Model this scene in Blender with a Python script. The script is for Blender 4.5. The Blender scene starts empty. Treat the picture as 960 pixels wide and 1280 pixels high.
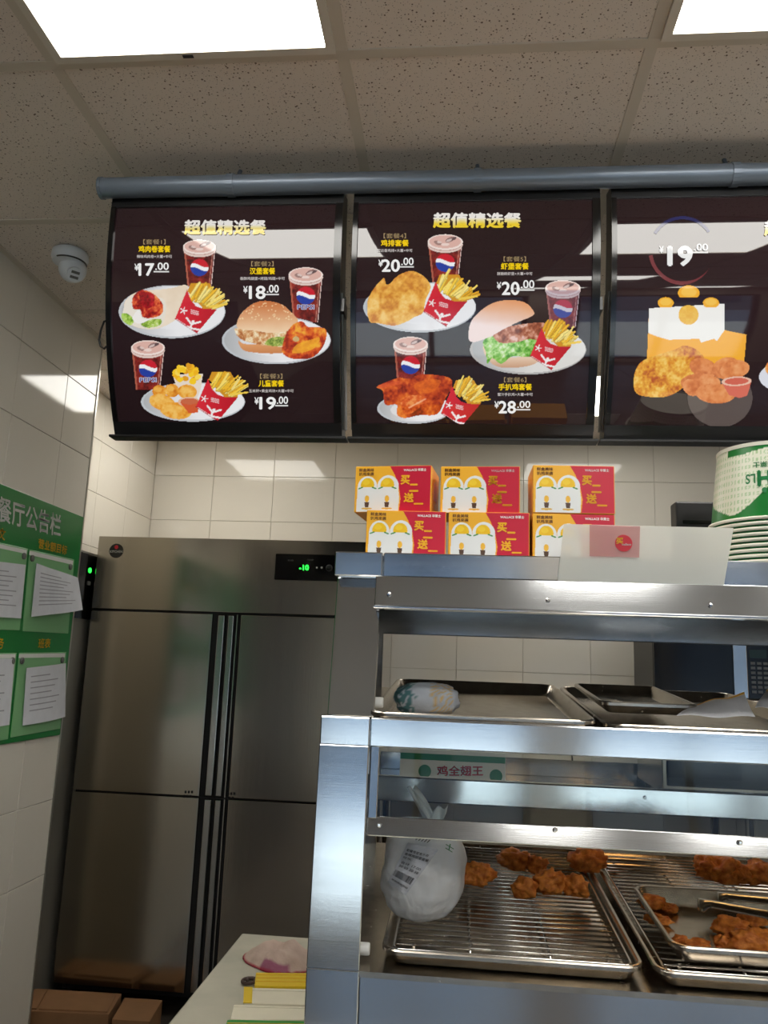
import bpy, bmesh, math, random
import numpy as np
from mathutils import Vector, Matrix, noise
from mathutils.bvhtree import BVHTree

random.seed(7)
SC = bpy.context.scene
COL = SC.collection

# ------------------------------------------------------------------ camera
ZC = 1.42                                   # eye height over the floor, metres
FPX = 1000.0                                # focal length in pixels of the 960x1280 frame
YAW, PITCH, ROLL = (math.radians(a) for a in (5.61, 10.87, 2.11))
def cam_axes():
    f = Vector((-math.sin(YAW)*math.cos(PITCH), math.cos(YAW)*math.cos(PITCH), math.sin(PITCH)))
    r0 = Vector((math.cos(YAW), math.sin(YAW), 0)); u0 = r0.cross(f)
    r = r0*math.cos(ROLL) + u0*math.sin(ROLL); u = u0*math.cos(ROLL) - r0*math.sin(ROLL)
    return r, u, f
CR, CU, CF = cam_axes()
cd = bpy.data.cameras.new('camera'); cd.sensor_fit = 'HORIZONTAL'; cd.sensor_width = 36; cd.lens = 36*FPX/960
cd.clip_start = 0.02; cd.clip_end = 200
cam = bpy.data.objects.new('camera', cd); COL.objects.link(cam)
cam.matrix_world = Matrix(((CR.x, CU.x, -CF.x, 0), (CR.y, CU.y, -CF.y, 0), (CR.z, CU.z, -CF.z, ZC), (0, 0, 0, 1)))
SC.camera = cam

# ------------------------------------------------------------------ sky and exposure
SC.view_settings.view_transform = 'Standard'; SC.view_settings.look = 'None'
SC.view_settings.gamma = 1; SC.view_settings.use_curve_mapping = False
SC.view_settings.exposure = 0.0
w = bpy.data.worlds.new('sky'); SC.world = w; w.use_nodes = True
bgn = w.node_tree.nodes['Background']
bgn.inputs[0].default_value = (0.42, 0.66, 1.0, 1); bgn.inputs[1].default_value = 2.4
sl_ = bpy.data.lights.new('sun', 'SUN'); sl_.energy = 13.0; sl_.angle = 0.01; sl_.color = (1.0, 0.95, 0.88)
sun = bpy.data.objects.new('sun', sl_); COL.objects.link(sun)
sun.rotation_euler = Vector((-0.72, -0.14, -0.68)).to_track_quat('-Z', 'Y').to_euler()   # comes over the building, along the street
PANEL_LIGHT = 12.4                          # radiance of the ceiling light panels

# ------------------------------------------------------------------ pixel helpers (everything below is measured from the eye, z=0 at eye height)
RM = np.array([list(CR), list(-CU), list(CF)])
def ray(x, y): return RM.T @ np.array([x-480.0, y-640.0, FPX])
def onz(x, y, z): d = ray(x, y); return d*(z/d[2])
def ony(x, y, Y): d = ray(x, y); return d*(Y/d[1])
def onx(x, y, X): d = ray(x, y); return d*(X/d[0])
def onslope(x, y, z0, y0, s): d = ray(x, y); t = (z0-s*y0)/(d[2]-s*d[1]); return d*t

# ------------------------------------------------------------------ materials
def lin(c):
    r = []
    for v in c[:3]:
        v = v/255.0
        r.append(v/12.92 if v <= 0.04045 else ((v+0.055)/1.055)**2.4)
    return (r[0], r[1], r[2], 1.0)
def lin_np(a):
    a = np.clip(a, 0, 255)/255.0
    return np.where(a <= 0.04045, a/12.92, ((a+0.055)/1.055)**2.4)
MATS = {}
def new_mat(name):
    m = bpy.data.materials.new(name); m.use_nodes = True
    MATS[name] = m
    return m, m.node_tree, m.node_tree.nodes['Principled BSDF']
def mat(name, rgb, rough=0.5, metal=0.0, var=0.0, scale=8.0, stretch=(1, 1, 1), bump=0.0, bscale=40.0, bstretch=None,
        spec=0.5, coat=0.0, emit=0.0, rvar=0.0, rgb2=None):
    m, nt, b = new_mat(name)
    N = nt.nodes; L = nt.links
    c = lin(rgb)
    b.inputs['Base Color'].default_value = c
    b.inputs['Roughness'].default_value = rough; b.inputs['Metallic'].default_value = metal
    b.inputs['Specular IOR Level'].default_value = spec; b.inputs['Coat Weight'].default_value = coat
    b.inputs['Coat Roughness'].default_value = 0.05
    if emit:
        b.inputs['Emission Color'].default_value = c; b.inputs['Emission Strength'].default_value = emit
    if var or bump or rvar or rgb2:
        tc = N.new('ShaderNodeTexCoord')
        def ns(sc, st, det=5):
            mp = N.new('ShaderNodeMapping'); mp.inputs['Scale'].default_value = st
            L.new(tc.outputs['Object'], mp.inputs[0])
            t = N.new('ShaderNodeTexNoise'); t.inputs['Scale'].default_value = sc; t.inputs['Detail'].default_value = det
            L.new(mp.outputs[0], t.inputs['Vector']); return t
        if var or rgb2:
            t = ns(scale, stretch)
            rp = N.new('ShaderNodeValToRGB'); rp.color_ramp.elements[0].position = 0.3; rp.color_ramp.elements[1].position = 0.7
            if rgb2: ca, cb = lin(rgb), lin(rgb2)
            else: ca = tuple(v*(1-var) for v in c[:3])+(1,); cb = tuple(min(1, v*(1+var)) for v in c[:3])+(1,)
            rp.color_ramp.elements[0].color = ca; rp.color_ramp.elements[1].color = cb
            L.new(t.outputs['Fac'], rp.inputs[0]); L.new(rp.outputs[0], b.inputs['Base Color'])
        if rvar:
            t2 = ns(scale*1.7, stretch)
            mr = N.new('ShaderNodeMapRange'); mr.inputs[3].default_value = max(0.02, rough-rvar); mr.inputs[4].default_value = rough+rvar
            L.new(t2.outputs['Fac'], mr.inputs[0]); L.new(mr.outputs[0], b.inputs['Roughness'])
        if bump:
            t3 = ns(bscale, bstretch or stretch)
            bp = N.new('ShaderNodeBump'); bp.inputs['Strength'].default_value = bump; bp.inputs['Distance'].default_value = 0.002
            L.new(t3.outputs['Fac'], bp.inputs['Height']); L.new(bp.outputs[0], b.inputs['Normal'])
    return m
def mat_vc(name, rough=0.5, emit=0.0, spec=0.5, bump=0.0, base=1.0, transl=0.0):
    """colour comes from the print / surface colour stored on the mesh"""
    m, nt, b = new_mat(name); N = nt.nodes; L = nt.links
    a = N.new('ShaderNodeAttribute'); a.attribute_name = 'Col'
    b.inputs['Roughness'].default_value = rough; b.inputs['Specular IOR Level'].default_value = spec
    if base: L.new(a.outputs['Color'], b.inputs['Base Color'])
    else: b.inputs['Base Color'].default_value = (0.01, 0.01, 0.01, 1)
    if emit:
        L.new(a.outputs['Color'], b.inputs['Emission Color']); b.inputs['Emission Strength'].default_value = emit
    if bump:
        tc = N.new('ShaderNodeTexCoord'); t = N.new('ShaderNodeTexNoise'); t.inputs['Scale'].default_value = 90; t.inputs['Detail'].default_value = 6
        L.new(tc.outputs['Object'], t.inputs['Vector'])
        bp = N.new('ShaderNodeBump'); bp.inputs['Strength'].default_value = bump; bp.inputs['Distance'].default_value = 0.003
        L.new(t.outputs['Fac'], bp.inputs['Height']); L.new(bp.outputs[0], b.inputs['Normal'])
    return m
def mat_glass(name, tint=(0.93, 0.96, 0.95), refl=1.0, haze=0.0, hazergb=(225, 222, 205)):
    m = bpy.data.materials.new(name); m.use_nodes = True; nt = m.node_tree; N = nt.nodes; L = nt.links
    N.clear()
    out = N.new('ShaderNodeOutputMaterial'); tr = N.new('ShaderNodeBsdfTransparent'); tr.inputs[0].default_value = (*tint, 1)
    gl = N.new('ShaderNodeBsdfGlossy'); gl.inputs['Roughness'].default_value = 0.02; gl.inputs[0].default_value = (1, 1, 1, 1)
    fr = N.new('ShaderNodeFresnel'); fr.inputs[0].default_value = 1.45
    mx = N.new('ShaderNodeMixShader'); L.new(fr.outputs[0], mx.inputs[0]); L.new(tr.outputs[0], mx.inputs[1]); L.new(gl.outputs[0], mx.inputs[2])
    last = mx
    if haze:
        df = N.new('ShaderNodeBsdfDiffuse'); df.inputs[0].default_value = lin(hazergb)
        tl = N.new('ShaderNodeBsdfTranslucent'); tl.inputs[0].default_value = lin(hazergb)
        md = N.new('ShaderNodeMixShader'); md.inputs[0].default_value = 0.3; L.new(df.outputs[0], md.inputs[1]); L.new(tl.outputs[0], md.inputs[2])
        m2 = N.new('ShaderNodeMixShader'); m2.inputs[0].default_value = haze
        L.new(mx.outputs[0], m2.inputs[1]); L.new(md.outputs[0], m2.inputs[2]); last = m2
    L.new(last.outputs[0], out.inputs[0]); MATS[name] = m
    return m
def mat_ceiling():
    m, nt, b = new_mat('mineral_fibre'); N = nt.nodes; L = nt.links
    b.inputs['Roughness'].default_value = 0.9; b.inputs['Specular IOR Level'].default_value = 0.1
    tc = N.new('ShaderNodeTexCoord')
    def dots(scale, thr, seedoff):
        mp = N.new('ShaderNodeMapping'); mp.inputs['Location'].default_value = (seedoff, seedoff*1.7, 0); L.new(tc.outputs['Object'], mp.inputs[0])
        v = N.new('ShaderNodeTexVoronoi'); v.inputs['Scale'].default_value = scale; L.new(mp.outputs[0], v.inputs['Vector'])
        nz = N.new('ShaderNodeTexNoise'); nz.inputs['Scale'].default_value = scale*0.6; L.new(mp.outputs[0], nz.inputs['Vector'])
        mu = N.new('ShaderNodeMath'); mu.operation = 'MULTIPLY'; mu.inputs[1].default_value = thr*2; L.new(nz.outputs['Fac'], mu.inputs[0])
        lt = N.new('ShaderNodeMath'); lt.operation = 'LESS_THAN'; L.new(v.outputs['Distance'], lt.inputs[0]); L.new(mu.outputs[0], lt.inputs[1])
        return lt
    a = dots(95, 0.17, 0.3); c = dots(190, 0.2, 2.1)
    ad = N.new('ShaderNodeMath'); ad.operation = 'MAXIMUM'; L.new(a.outputs[0], ad.inputs[0])
    sc = N.new('ShaderNodeMath'); sc.operation = 'MULTIPLY'; sc.inputs[1].default_value = 0.55; L.new(c.outputs[0], sc.inputs[0]); L.new(sc.outputs[0], ad.inputs[1])
    mx = N.new('ShaderNodeMix'); mx.data_type = 'RGBA'
    L.new(ad.outputs[0], mx.inputs[0]); mx.inputs[6].default_value = lin((226, 214, 202)); mx.inputs[7].default_value = lin((120, 104, 92))
    L.new(mx.outputs[2], b.inputs['Base Color'])
    bp = N.new('ShaderNodeBump'); bp.invert = True; bp.inputs['Strength'].default_value = 0.4; bp.inputs['Distance'].default_value = 0.002
    L.new(ad.outputs[0], bp.inputs['Height']); L.new(bp.outputs[0], b.inputs['Normal'])
    return m

M_tile = mat('glazed_tile', (220, 214, 202), 0.07, var=0.02, scale=3, bump=0.03, bscale=5)
M_grout = mat('tile_grout', (196, 188, 172), 0.8)
M_ceil = mat_ceiling()
M_bar = mat('ceiling_bar_paint', (205, 194, 178), 0.5)
M_lframe = mat('light_frame_paint', (214, 206, 192), 0.4)
M_diff = mat('light_diffuser', (255, 252, 245), 0.6, emit=PANEL_LIGHT)
M_diffk = mat('light_diffuser_dim', (255, 252, 244), 0.6, emit=PANEL_LIGHT*0.66)  # kitchen panels, set dimmer to hold down the back wall's brightness
M_floor = mat('floor_tile', (112, 105, 98), 0.14, var=0.08, scale=4)
M_paint = mat('plain_wall_paint', (200, 190, 176), 0.7, var=0.03)
M_pave = mat('pavement', (206, 206, 202), 0.8, var=0.06, scale=2)
M_gl_far = mat('far_window', (60, 74, 92), 0.1)
M_alu = mat('dark_window_frame', (52, 50, 50), 0.4, metal=0.3)
M_trim = mat('steel_edge_trim', (190, 186, 178), 0.3, metal=0.9)
M_pipe = mat('painted_pipe', (112, 122, 134), 0.35, metal=0.35, var=0.05)
M_black = mat('black_plastic', (16, 16, 17), 0.35)
M_gblack = mat('gloss_black', (14, 14, 15), 0.12)
M_housing = mat('housing_black', (22, 22, 23), 0.3)
M_grey = mat('grey_plastic', (104, 104, 100), 0.45)
M_chrome = mat('chrome_strip', (215, 215, 215), 0.15, metal=1)
M_panel = mat('menu_film', (34, 21, 24), 0.03, spec=0.62, emit=0.42)
M_print = mat_vc('backlit_print', 0.06, emit=0.86, base=0)
M_flat = mat_vc('offset_print', 0.35)
M_steel = mat('cabinet_steel', (196, 198, 200), 0.13, metal=1, bump=0.012, bscale=25, bstretch=(0.4, 6, 30), rvar=0.03, scale=4, stretch=(0.3, 6, 12))
M_steel2 = mat('tray_steel', (188, 180, 168), 0.24, metal=1, rvar=0.08, scale=30, var=0.10)
M_wire = mat('chrome_wire', (214, 212, 208), 0.2, metal=1)
M_fridge = mat('fridge_steel', (178, 172, 160), 0.17, metal=1, bump=0.03, bscale=30, bstretch=(12, 12, 0.3), rvar=0.03, scale=3, stretch=(8, 8, 0.4))
M_seal = mat('door_seal', (24, 22, 22), 0.6)
M_handle = mat('handle_steel', (176, 176, 172), 0.22, metal=1)
M_dark = mat('dark_recess', (18, 17, 17), 0.6)
M_glass = mat_glass('clear_glass')
M_acryl = mat_glass('acrylic_haze', haze=0.58, hazergb=(254, 253, 246))  # milky part stands in for the ceiling light's reflection
M_marble = mat('marble_top', (214, 208, 190), 0.25, rgb2=(186, 184, 168), scale=6)
M_wood = mat('cabinet_laminate', (96, 84, 74), 0.5, var=0.1)
M_card = mat('brown_cardboard', (150, 110, 74), 0.85, var=0.08, scale=12)
M_whitep = mat('white_plastic', (226, 226, 222), 0.35)
M_cctv = mat('camera_white', (216, 220, 224), 0.35)
M_green = mat('notice_green', (16, 120, 50), 0.3)
M_lgreen = mat('pocket_green', (128, 182, 128), 0.35)
M_pocket = mat_glass('pocket_film', tint=(0.9, 0.95, 0.9), haze=0.12)
M_paper = mat('office_paper', (214, 216, 222), 0.7, var=0.04, scale=30)
M_ink = mat('grey_ink', (160, 160, 168), 0.7)
M_led = mat('green_led', (40, 255, 70), 0.4, emit=3.0)
M_bag = None
M_txt_white = mat('white_lettering', (232, 232, 228), 0.4)
M_txt_yellow = mat('yellow_lettering', (236, 176, 24), 0.4)
M_txt_green = mat('green_lettering', (18, 122, 62), 0.4)
M_txt_black = mat('black_lettering', (32, 32, 40), 0.6)
M_red = mat('red_print', (196, 28, 48), 0.35)
M_pink = mat('pink_label', (238, 176, 176), 0.5)

# ------------------------------------------------------------------ mesh builder and scene-graph helpers
class MB:
    def __init__(s): s.v = []; s.f = []; s.c = None
    def add(s, vs, fs):
        o = len(s.v); s.v += [tuple(map(float, p)) for p in vs]; s.f += [tuple(i+o for i in f) for f in fs]; return s
    def box(s, x0, x1, y0, y1, z0, z1):
        vs = [(x, y, z) for x in (x0, x1) for y in (y0, y1) for z in (z0, z1)]
        return s.add(vs, [(0, 1, 3, 2), (4, 6, 7, 5), (0, 4, 5, 1), (2, 3, 7, 6), (0, 2, 6, 4), (1, 5, 7, 3)])
    def hexa(s, a, b):
        """two quads (4 points each, same order) -> closed solid"""
        vs = list(a)+list(b); n = len(a)
        fs = [tuple(range(n))[::-1], tuple(range(n, 2*n))]+[(i, (i+1) % n, (i+1) % n+n, i+n) for i in range(n)]
        return s.add(vs, fs)
    def prism_x(s, prof, x0, x1):
        """profile of (y,z) extruded along x"""
        return s.hexa([(x0, y, z) for y, z in prof], [(x1, y, z) for y, z in prof])
    def prism_z(s, prof, z0, z1):
        return s.hexa([(x, y, z0) for x, y in prof], [(x, y, z1) for x, y in prof])
    def tube(s, path, r, n=8, closed=False, cap=True):
        P = [Vector(p) for p in path]; m = len(P); rings = []
        up = Vector((0.13, 0.21, 0.97))
        rr = r if hasattr(r, '__len__') else [r]*m
        for i, p in enumerate(P):
            a = P[(i-1) % m] if (closed or i) else P[0]; b = P[(i+1) % m] if (closed or i < m-1) else P[-1]
            t = (b-a).normalized(); u = t.cross(up)
            if u.length < 1e-3: u = t.cross(Vector((1, 0, 0)))
            u.normalize(); v = t.cross(u)
            rings.append([p+(u*math.cos(2*math.pi*k/n)+v*math.sin(2*math.pi*k/n))*rr[i] for k in range(n)])
        vs = [q for rg in rings for q in rg]; fs = []
        for i in range(m if closed else m-1):
            j = (i+1) % m
            fs += [(i*n+k, i*n+(k+1) % n, j*n+(k+1) % n, j*n+k) for k in range(n)]
        if cap and not closed: fs += [tuple(range(n))[::-1], tuple(range((m-1)*n, m*n))]
        return s.add(vs, fs)
    def lathe(s, prof, c, n=32, axis='z', cap=True):
        vs = []; fs = []; m = len(prof)
        for r, h in prof:
            for k in range(n):
                a = 2*math.pi*k/n; ca, sa = r*math.cos(a), r*math.sin(a)
                vs.append({'z': (c[0]+ca, c[1]+sa, c[2]+h), 'y': (c[0]+ca, c[1]+h, c[2]+sa), 'x': (c[0]+h, c[1]+ca, c[2]+sa)}[axis])
        for i in range(m-1):
            fs += [(i*n+k, i*n+(k+1) % n, (i+1)*n+(k+1) % n, (i+1)*n+k) for k in range(n)]
        if cap: fs += [tuple(range(n))[::-1], tuple(range((m-1)*n, m*n))]
        return s.add(vs, fs)
    def grid(s, fn, nu, nv, closed_u=False):
        vs = [fn(i/(nu-1) if not closed_u else i/nu, j/(nv-1)) for j in range(nv) for i in range(nu)]
        fs = []
        for j in range(nv-1):
            for i in range(nu if closed_u else nu-1):
                i2 = (i+1) % nu; fs.append((j*nu+i, j*nu+i2, (j+1)*nu+i2, (j+1)*nu+i))
        return s.add(vs, fs)
    def sheet(s, fn, nu, nv, th, nrm):
        """thin solid sheet: grid fn(u,v) plus an offset copy by th*nrm and a rim"""
        o = Vector(nrm)*th; A = [Vector(fn(i/(nu-1), j/(nv-1))) for j in range(nv) for i in range(nu)]
        N = len(A); vs = A+[p-o for p in A]; fs = []
        for j in range(nv-1):
            for i in range(nu-1):
                q = (j*nu+i, j*nu+i+1, (j+1)*nu+i+1, (j+1)*nu+i); fs.append(q); fs.append(tuple(k+N for k in q[::-1]))
        rim = [i for i in range(nu)]+[(j+1)*nu-1 for j in range(1, nv)]+[(nv-1)*nu+i for i in range(nu-2, -1, -1)]+[j*nu for j in range(nv-2, 0, -1)]
        for k in range(len(rim)): a, b = rim[k], rim[(k+1) % len(rim)]; fs.append((b, a, a+N, b+N))
        return s.add(vs, fs)

ORG = {}
def empty(name, loc):
    o = bpy.data.objects.new(name, None); COL.objects.link(o); o.location = loc; o.empty_display_size = 0.05
    ORG[o] = Vector(loc); return o
def tag(o, label=None, cat=None, group=None, kind=None):
    if label: o['label'] = label
    if cat: o['category'] = cat
    if group: o['group'] = group
    if kind: o['kind'] = kind
    return o
def thing(name, label, cat, loc, group=None):
    return tag(empty(name, loc), label, cat, group)
def origin_of(o):
    while o.parent: o = o.parent
    return ORG.get(o, Vector((0, 0, 0)))
def obj(name, mb, m, parent=None, bevel=0.0, smooth=False, loc=None, segs=2, colors=None, recalc=True):
    """one mesh object; vertices are given in scene coordinates"""
    me = bpy.data.meshes.new(name)
    if parent is None: o0 = Vector(loc) if loc is not None else Vector((0, 0, 0))
    else: o0 = origin_of(parent)
    me.from_pydata([(x-o0.x, y-o0.y, z-o0.z) for x, y, z in mb.v], [], mb.f)
    if bevel or recalc:
        bm = bmesh.new(); bm.from_mesh(me)
        if recalc: bmesh.ops.recalc_face_normals(bm, faces=bm.faces)
        if bevel:
            es = [e for e in bm.edges if e.is_manifold and e.calc_face_angle(0) > 0.5]
            bmesh.ops.bevel(bm, geom=es, offset=bevel, segments=segs, profile=0.6, affect='EDGES', clamp_overlap=True)
        bm.to_mesh(me); bm.free()
    if colors is not None:
        at = me.color_attributes.new('Col', 'FLOAT_COLOR', 'POINT')
        c = np.ones((len(me.vertices), 4), dtype=np.float32); c[:, :3] = lin_np(np.asarray(colors, float)); at.data.foreach_set('color', c.ravel())
    if smooth:
        me.polygons.foreach_set('use_smooth', [True]*len(me.polygons))
    me.materials.append(m)
    o = bpy.data.objects.new(name, me); COL.objects.link(o)
    if parent is None:
        o.location = o0; ORG[o] = o0
    else: o.parent = parent
    return o
def auto_smooth(o, ang=0.6):
    me = o.data; bm = bmesh.new(); bm.from_mesh(me)
    for f in bm.faces: f.smooth = True
    for e in bm.edges: e.smooth = not (e.is_manifold and e.calc_face_angle(0) > ang)
    bm.to_mesh(me); bm.free(); return o
def struct(name, mb, m, **k): return tag(obj(name, mb, m, **k), kind='structure')
def copy_tree(o, delta=(0, 0, 0), parent=None, rotz=None):
    c = o.copy(); COL.objects.link(c); c.parent = parent
    if parent is None:
        c.location = Vector(o.location)+Vector(delta); ORG[c] = Vector(c.location)
        if rotz is not None: c.rotation_euler = (0, 0, rotz)
    for ch in list(o.children): copy_tree(ch, parent=c)
    return c

# ------------------------------------------------------------------ lettering
_TXT = {}
def text_mesh(s, bold=0.0):
    k = (s, bold)
    if k not in _TXT:
        c = bpy.data.curves.new('lettering', 'FONT'); c.body = s; c.size = 1; c.resolution_u = 3
        o = bpy.data.objects.new('lettering', c); COL.objects.link(o); bpy.context.view_layer.update()
        e = o.evaluated_get(bpy.context.evaluated_depsgraph_get()); me = e.to_mesh()
        v = np.array([p.co[:2] for p in me.vertices]); f = [tuple(p.vertices) for p in me.polygons]
        e.to_mesh_clear(); bpy.data.objects.remove(o); bpy.data.curves.remove(c)
        if bold:                                  # heavier strokes: the outline struck several times, slightly shifted
            n = len(v); sh = [(0, 0), (bold, 0), (-bold, 0), (0, bold), (0, -bold)]
            v = np.concatenate([v+np.array(d)*0.9 for d in sh]); f = [tuple(i+n*k for i in q) for k in range(5) for q in f]
        lo, hi = v.min(0), v.max(0)
        _TXT[k] = ((v-lo)/(hi-lo), f)
    return _TXT[k]
def text_on(name, s, fn, m, parent, bold=0.0, colfn=None):
    """fn(u, v) -> point, u to the right, v upward, both 0..1 over the lettering's box"""
    v, f = text_mesh(s, bold); mb = MB(); mb.v = [tuple(fn(a, b)) for a, b in v]; mb.f = list(f)
    cols = [colfn(a, b) for a, b in v] if colfn else None
    return obj(name, mb, m, parent, recalc=False, colors=cols)
def quad_fn(tl, tr, br, bl):
    tl, tr, br, bl = (Vector(p) for p in (tl, tr, br, bl))
    return lambda u, v: (bl*(1-u)+br*u)*(1-v)+(tl*(1-u)+tr*u)*v

# ------------------------------------------------------------------ painter for printed pictures (flat print, drawn with numpy)
def vnoise(x, y, seed):
    r = np.random.RandomState(seed).rand(64, 64)
    xi = np.floor(x).astype(int); yi = np.floor(y).astype(int); fx = x-xi; fy = y-yi
    fx = fx*fx*(3-2*fx); fy = fy*fy*(3-2*fy)
    g = lambda a, b: r[a % 64, b % 64]
    return (g(xi, yi)*(1-fx)+g(xi+1, yi)*fx)*(1-fy)+(g(xi, yi+1)*(1-fx)+g(xi+1, yi+1)*fx)*fy
def fbm(x, y, sc, seed=1, oc=4):
    t = 0; a = 0.5
    for i in range(oc): t = t+a*vnoise(x/sc*2**i+7.3*i, y/sc*2**i+3.1*i, seed+i); a *= 0.5
    return t
def smooth(pts, n=6):
    P = np.array(pts, float); out = []
    for i in range(len(P)):
        p0, p1, p2, p3 = P[i-1], P[i], P[(i+1) % len(P)], P[(i+2) % len(P)]
        for t in np.linspace(0, 1, n, endpoint=False):
            out.append(0.5*((2*p1)+(-p0+p2)*t+(2*p0-5*p1+4*p2-p3)*t*t+(-p0+3*p1-3*p2+p3)*t**3))
    return np.array(out)
class Canvas:
    def __init__(s, x0, y0, x1, y1, st=0.8):
        xs = np.arange(x0, x1+st, st); ys = np.arange(y0, y1+st, st)
        s.X, s.Y = np.meshgrid(xs, ys); s.rgb = np.zeros(s.X.shape+(3,)); s.m = np.zeros(s.X.shape, bool)
    def poly(s, pts, sm=0):
        P = smooth(pts, sm) if sm else np.array(pts, float); ins = np.zeros(s.X.shape, bool)
        for i in range(len(P)):
            (xa, ya), (xb, yb) = P[i-1], P[i]
            if ya == yb: continue
            c = ((ya > s.Y) != (yb > s.Y)) & (s.X < (xb-xa)*(s.Y-ya)/(yb-ya)+xa); ins ^= c
        return ins
    def ell(s, cx, cy, rx, ry, rot=0):
        c, d = math.cos(rot), math.sin(rot); x = (s.X-cx)*c+(s.Y-cy)*d; y = -(s.X-cx)*d+(s.Y-cy)*c
        return (x/rx)**2+(y/ry)**2 < 1
    def seg(s, a, b, w):
        ax, ay = a; bx, by = b; dx, dy = bx-ax, by-ay; L2 = dx*dx+dy*dy+1e-9
        t = np.clip(((s.X-ax)*dx+(s.Y-ay)*dy)/L2, 0, 1)
        return (s.X-ax-t*dx)**2+(s.Y-ay-t*dy)**2 < (w/2)**2
    def fill(s, m, col, a=1.0, keep=False):
        if keep: m = m & s.m
        c = np.asarray(col, float)
        c = np.broadcast_to(c, s.rgb.shape) if c.ndim == 1 else c
        s.rgb[m] = s.rgb[m]*(1-a)+c[m]*a; s.m |= m
    def mix(s, ca, cb, t):
        t = np.clip(t, 0, 1)[..., None]; return np.array(ca, float)*(1-t)+np.array(cb, float)*t
    def food(s, m, cols, sc, seed):
        """mottled crust: dark edge tone to light tone by noise"""
        n = np.clip((0.62*fbm(s.X, s.Y, sc, seed)+0.38*fbm(s.X, s.Y, sc*0.3, seed+9, 3)-0.27)*2.6, 0, 1)
        k = len(cols)-1; p = n*k; i = np.clip(p.astype(int), 0, k-1); f = (p-i)[..., None]
        C = np.array(cols, float); s.fill(m, C[i]*(1-f)+C[i+1]*f)
    def mesh(s, fn):
        """fn(xarray, yarray) -> Nx3 points"""
        m = s.m; q = m[:-1, :-1] & m[1:, :-1] & m[:-1, 1:] & m[1:, 1:]
        H, W = m.shape; idx = np.arange(H*W).reshape(H, W)
        f = np.stack([idx[1:, :-1][q], idx[1:, 1:][q], idx[:-1, 1:][q], idx[:-1, :-1][q]], 1)
        u, inv = np.unique(f, return_inverse=True)
        mb = MB(); mb.v = [tuple(p) for p in fn(s.X.ravel()[u], s.Y.ravel()[u])]; mb.f = [tuple(r) for r in inv.reshape(-1, 4)]
        return mb, s.rgb.reshape(-1, 3)[u]

# ================================================================== THE ROOM
FLOOR = -ZC; CEIL = 1.2
XL, XR, YF, YB = -1.413, 4.4, -3.6, 4.145        # left wall, right wall, shop front, back wall
XREC, YEDGE = -1.68, 2.845                        # kitchen recess beyond the end of the left wall
GX = [-0.858+0.605*i for i in range(-2, 9)]; GY = [1.386+0.585*i for i in range(-8, 5)]

fl = struct('floor', MB().box(XREC-0.1, XR+0.1, YF-0.1, YB+0.1, FLOOR-0.06, FLOOR-0.008), M_grout)
ft = obj('floor_tile', MB().box(0, 0.597, 0, 0.597, FLOOR-0.008, FLOOR), M_floor, fl, bevel=0.0015, segs=1)
first = True
for i in range(10):
    for j in range(13):
        o = ft if first else ft.copy()
        if not first: COL.objects.link(o); o.parent = fl
        first = False; o.location = (XREC+0.6*i, YF+0.6*j, 0)
struct('pavement', MB().box(-40, 45, -14.5, YF-0.1, FLOOR-0.12, FLOOR-0.03), M_pave)
struct('street', MB().box(-40, 45, -60, -14.5, FLOOR-0.2, FLOOR-0.10), mat('asphalt', (104, 118, 136), 0.8, var=0.1, scale=1.5))
fb = struct('facade_opposite', MB().box(-40, 45, -44, -32, FLOOR-0.1, 9), mat('render_grey', (120, 124, 130), 0.8))
for k in range(14):
    for z in (0.2, 3.2, 6.2): obj('facade_window', MB().box(-38+5.8*k, -35+5.8*k, -32.0, -31.95, z, z+1.7), M_gl_far, fb)

# ceiling: slab, T-bars, fibre tiles; the cells with lights stay open
LIGHTS = {(2, 7): 'large square ceiling light panel at the top left, left of the grid seam',
          (4, 7): 'square ceiling light panel cut by the top right corner',
          (1, 11): None, (4, 11): None, (4, 4): None, (6, 4): None, (6, 7): None, (8, 4): None, (8, 7): None, (4, 0): None, (6, 0): None}
cl = struct('ceiling', MB().box(XREC-0.1, XR+0.1, YF-0.1, YB+0.1, CEIL+0.05, CEIL+0.12), M_bar)
allx = GX+[XR]; ally = [YF]+[y for y in GY if y > YF]+[YB]
tm = MB().box(0.003, 0.602, 0.003, 0.582, CEIL+0.003, CEIL+0.018)
base = obj('ceiling_tile', tm, M_ceil, cl); first = True
cells = [(i, j) for i in range(len(GX)) for j in range(-1, len(GY))]
for i, j in cells:
    if (i, j) in LIGHTS: continue
    x = GX[i]; y = GY[j] if j >= 0 else GY[0]-0.585
    if x > XR or y > YB or y+0.5 < YF: continue
    o = base if first else base.copy()
    if not first: COL.objects.link(o); o.parent = cl
    first = False; o.location = (x, y, 0)
for x in GX: obj('grid_bar', MB().box(x-0.012, x+0.012, YF, YB, CEIL, CEIL+0.008), M_bar, cl)
for y in [GY[0]-0.585]+GY: obj('grid_bar', MB().box(XREC, XR, y-0.0118, y+0.0118, CEIL-0.0004, CEIL+0.0076), M_bar, cl)
obj('edge_angle', MB().box(XL-0.004, XL+0.02, YF, YEDGE, CEIL-0.0015, CEIL+0.006), M_bar, cl)
n_hidden = 0
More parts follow.
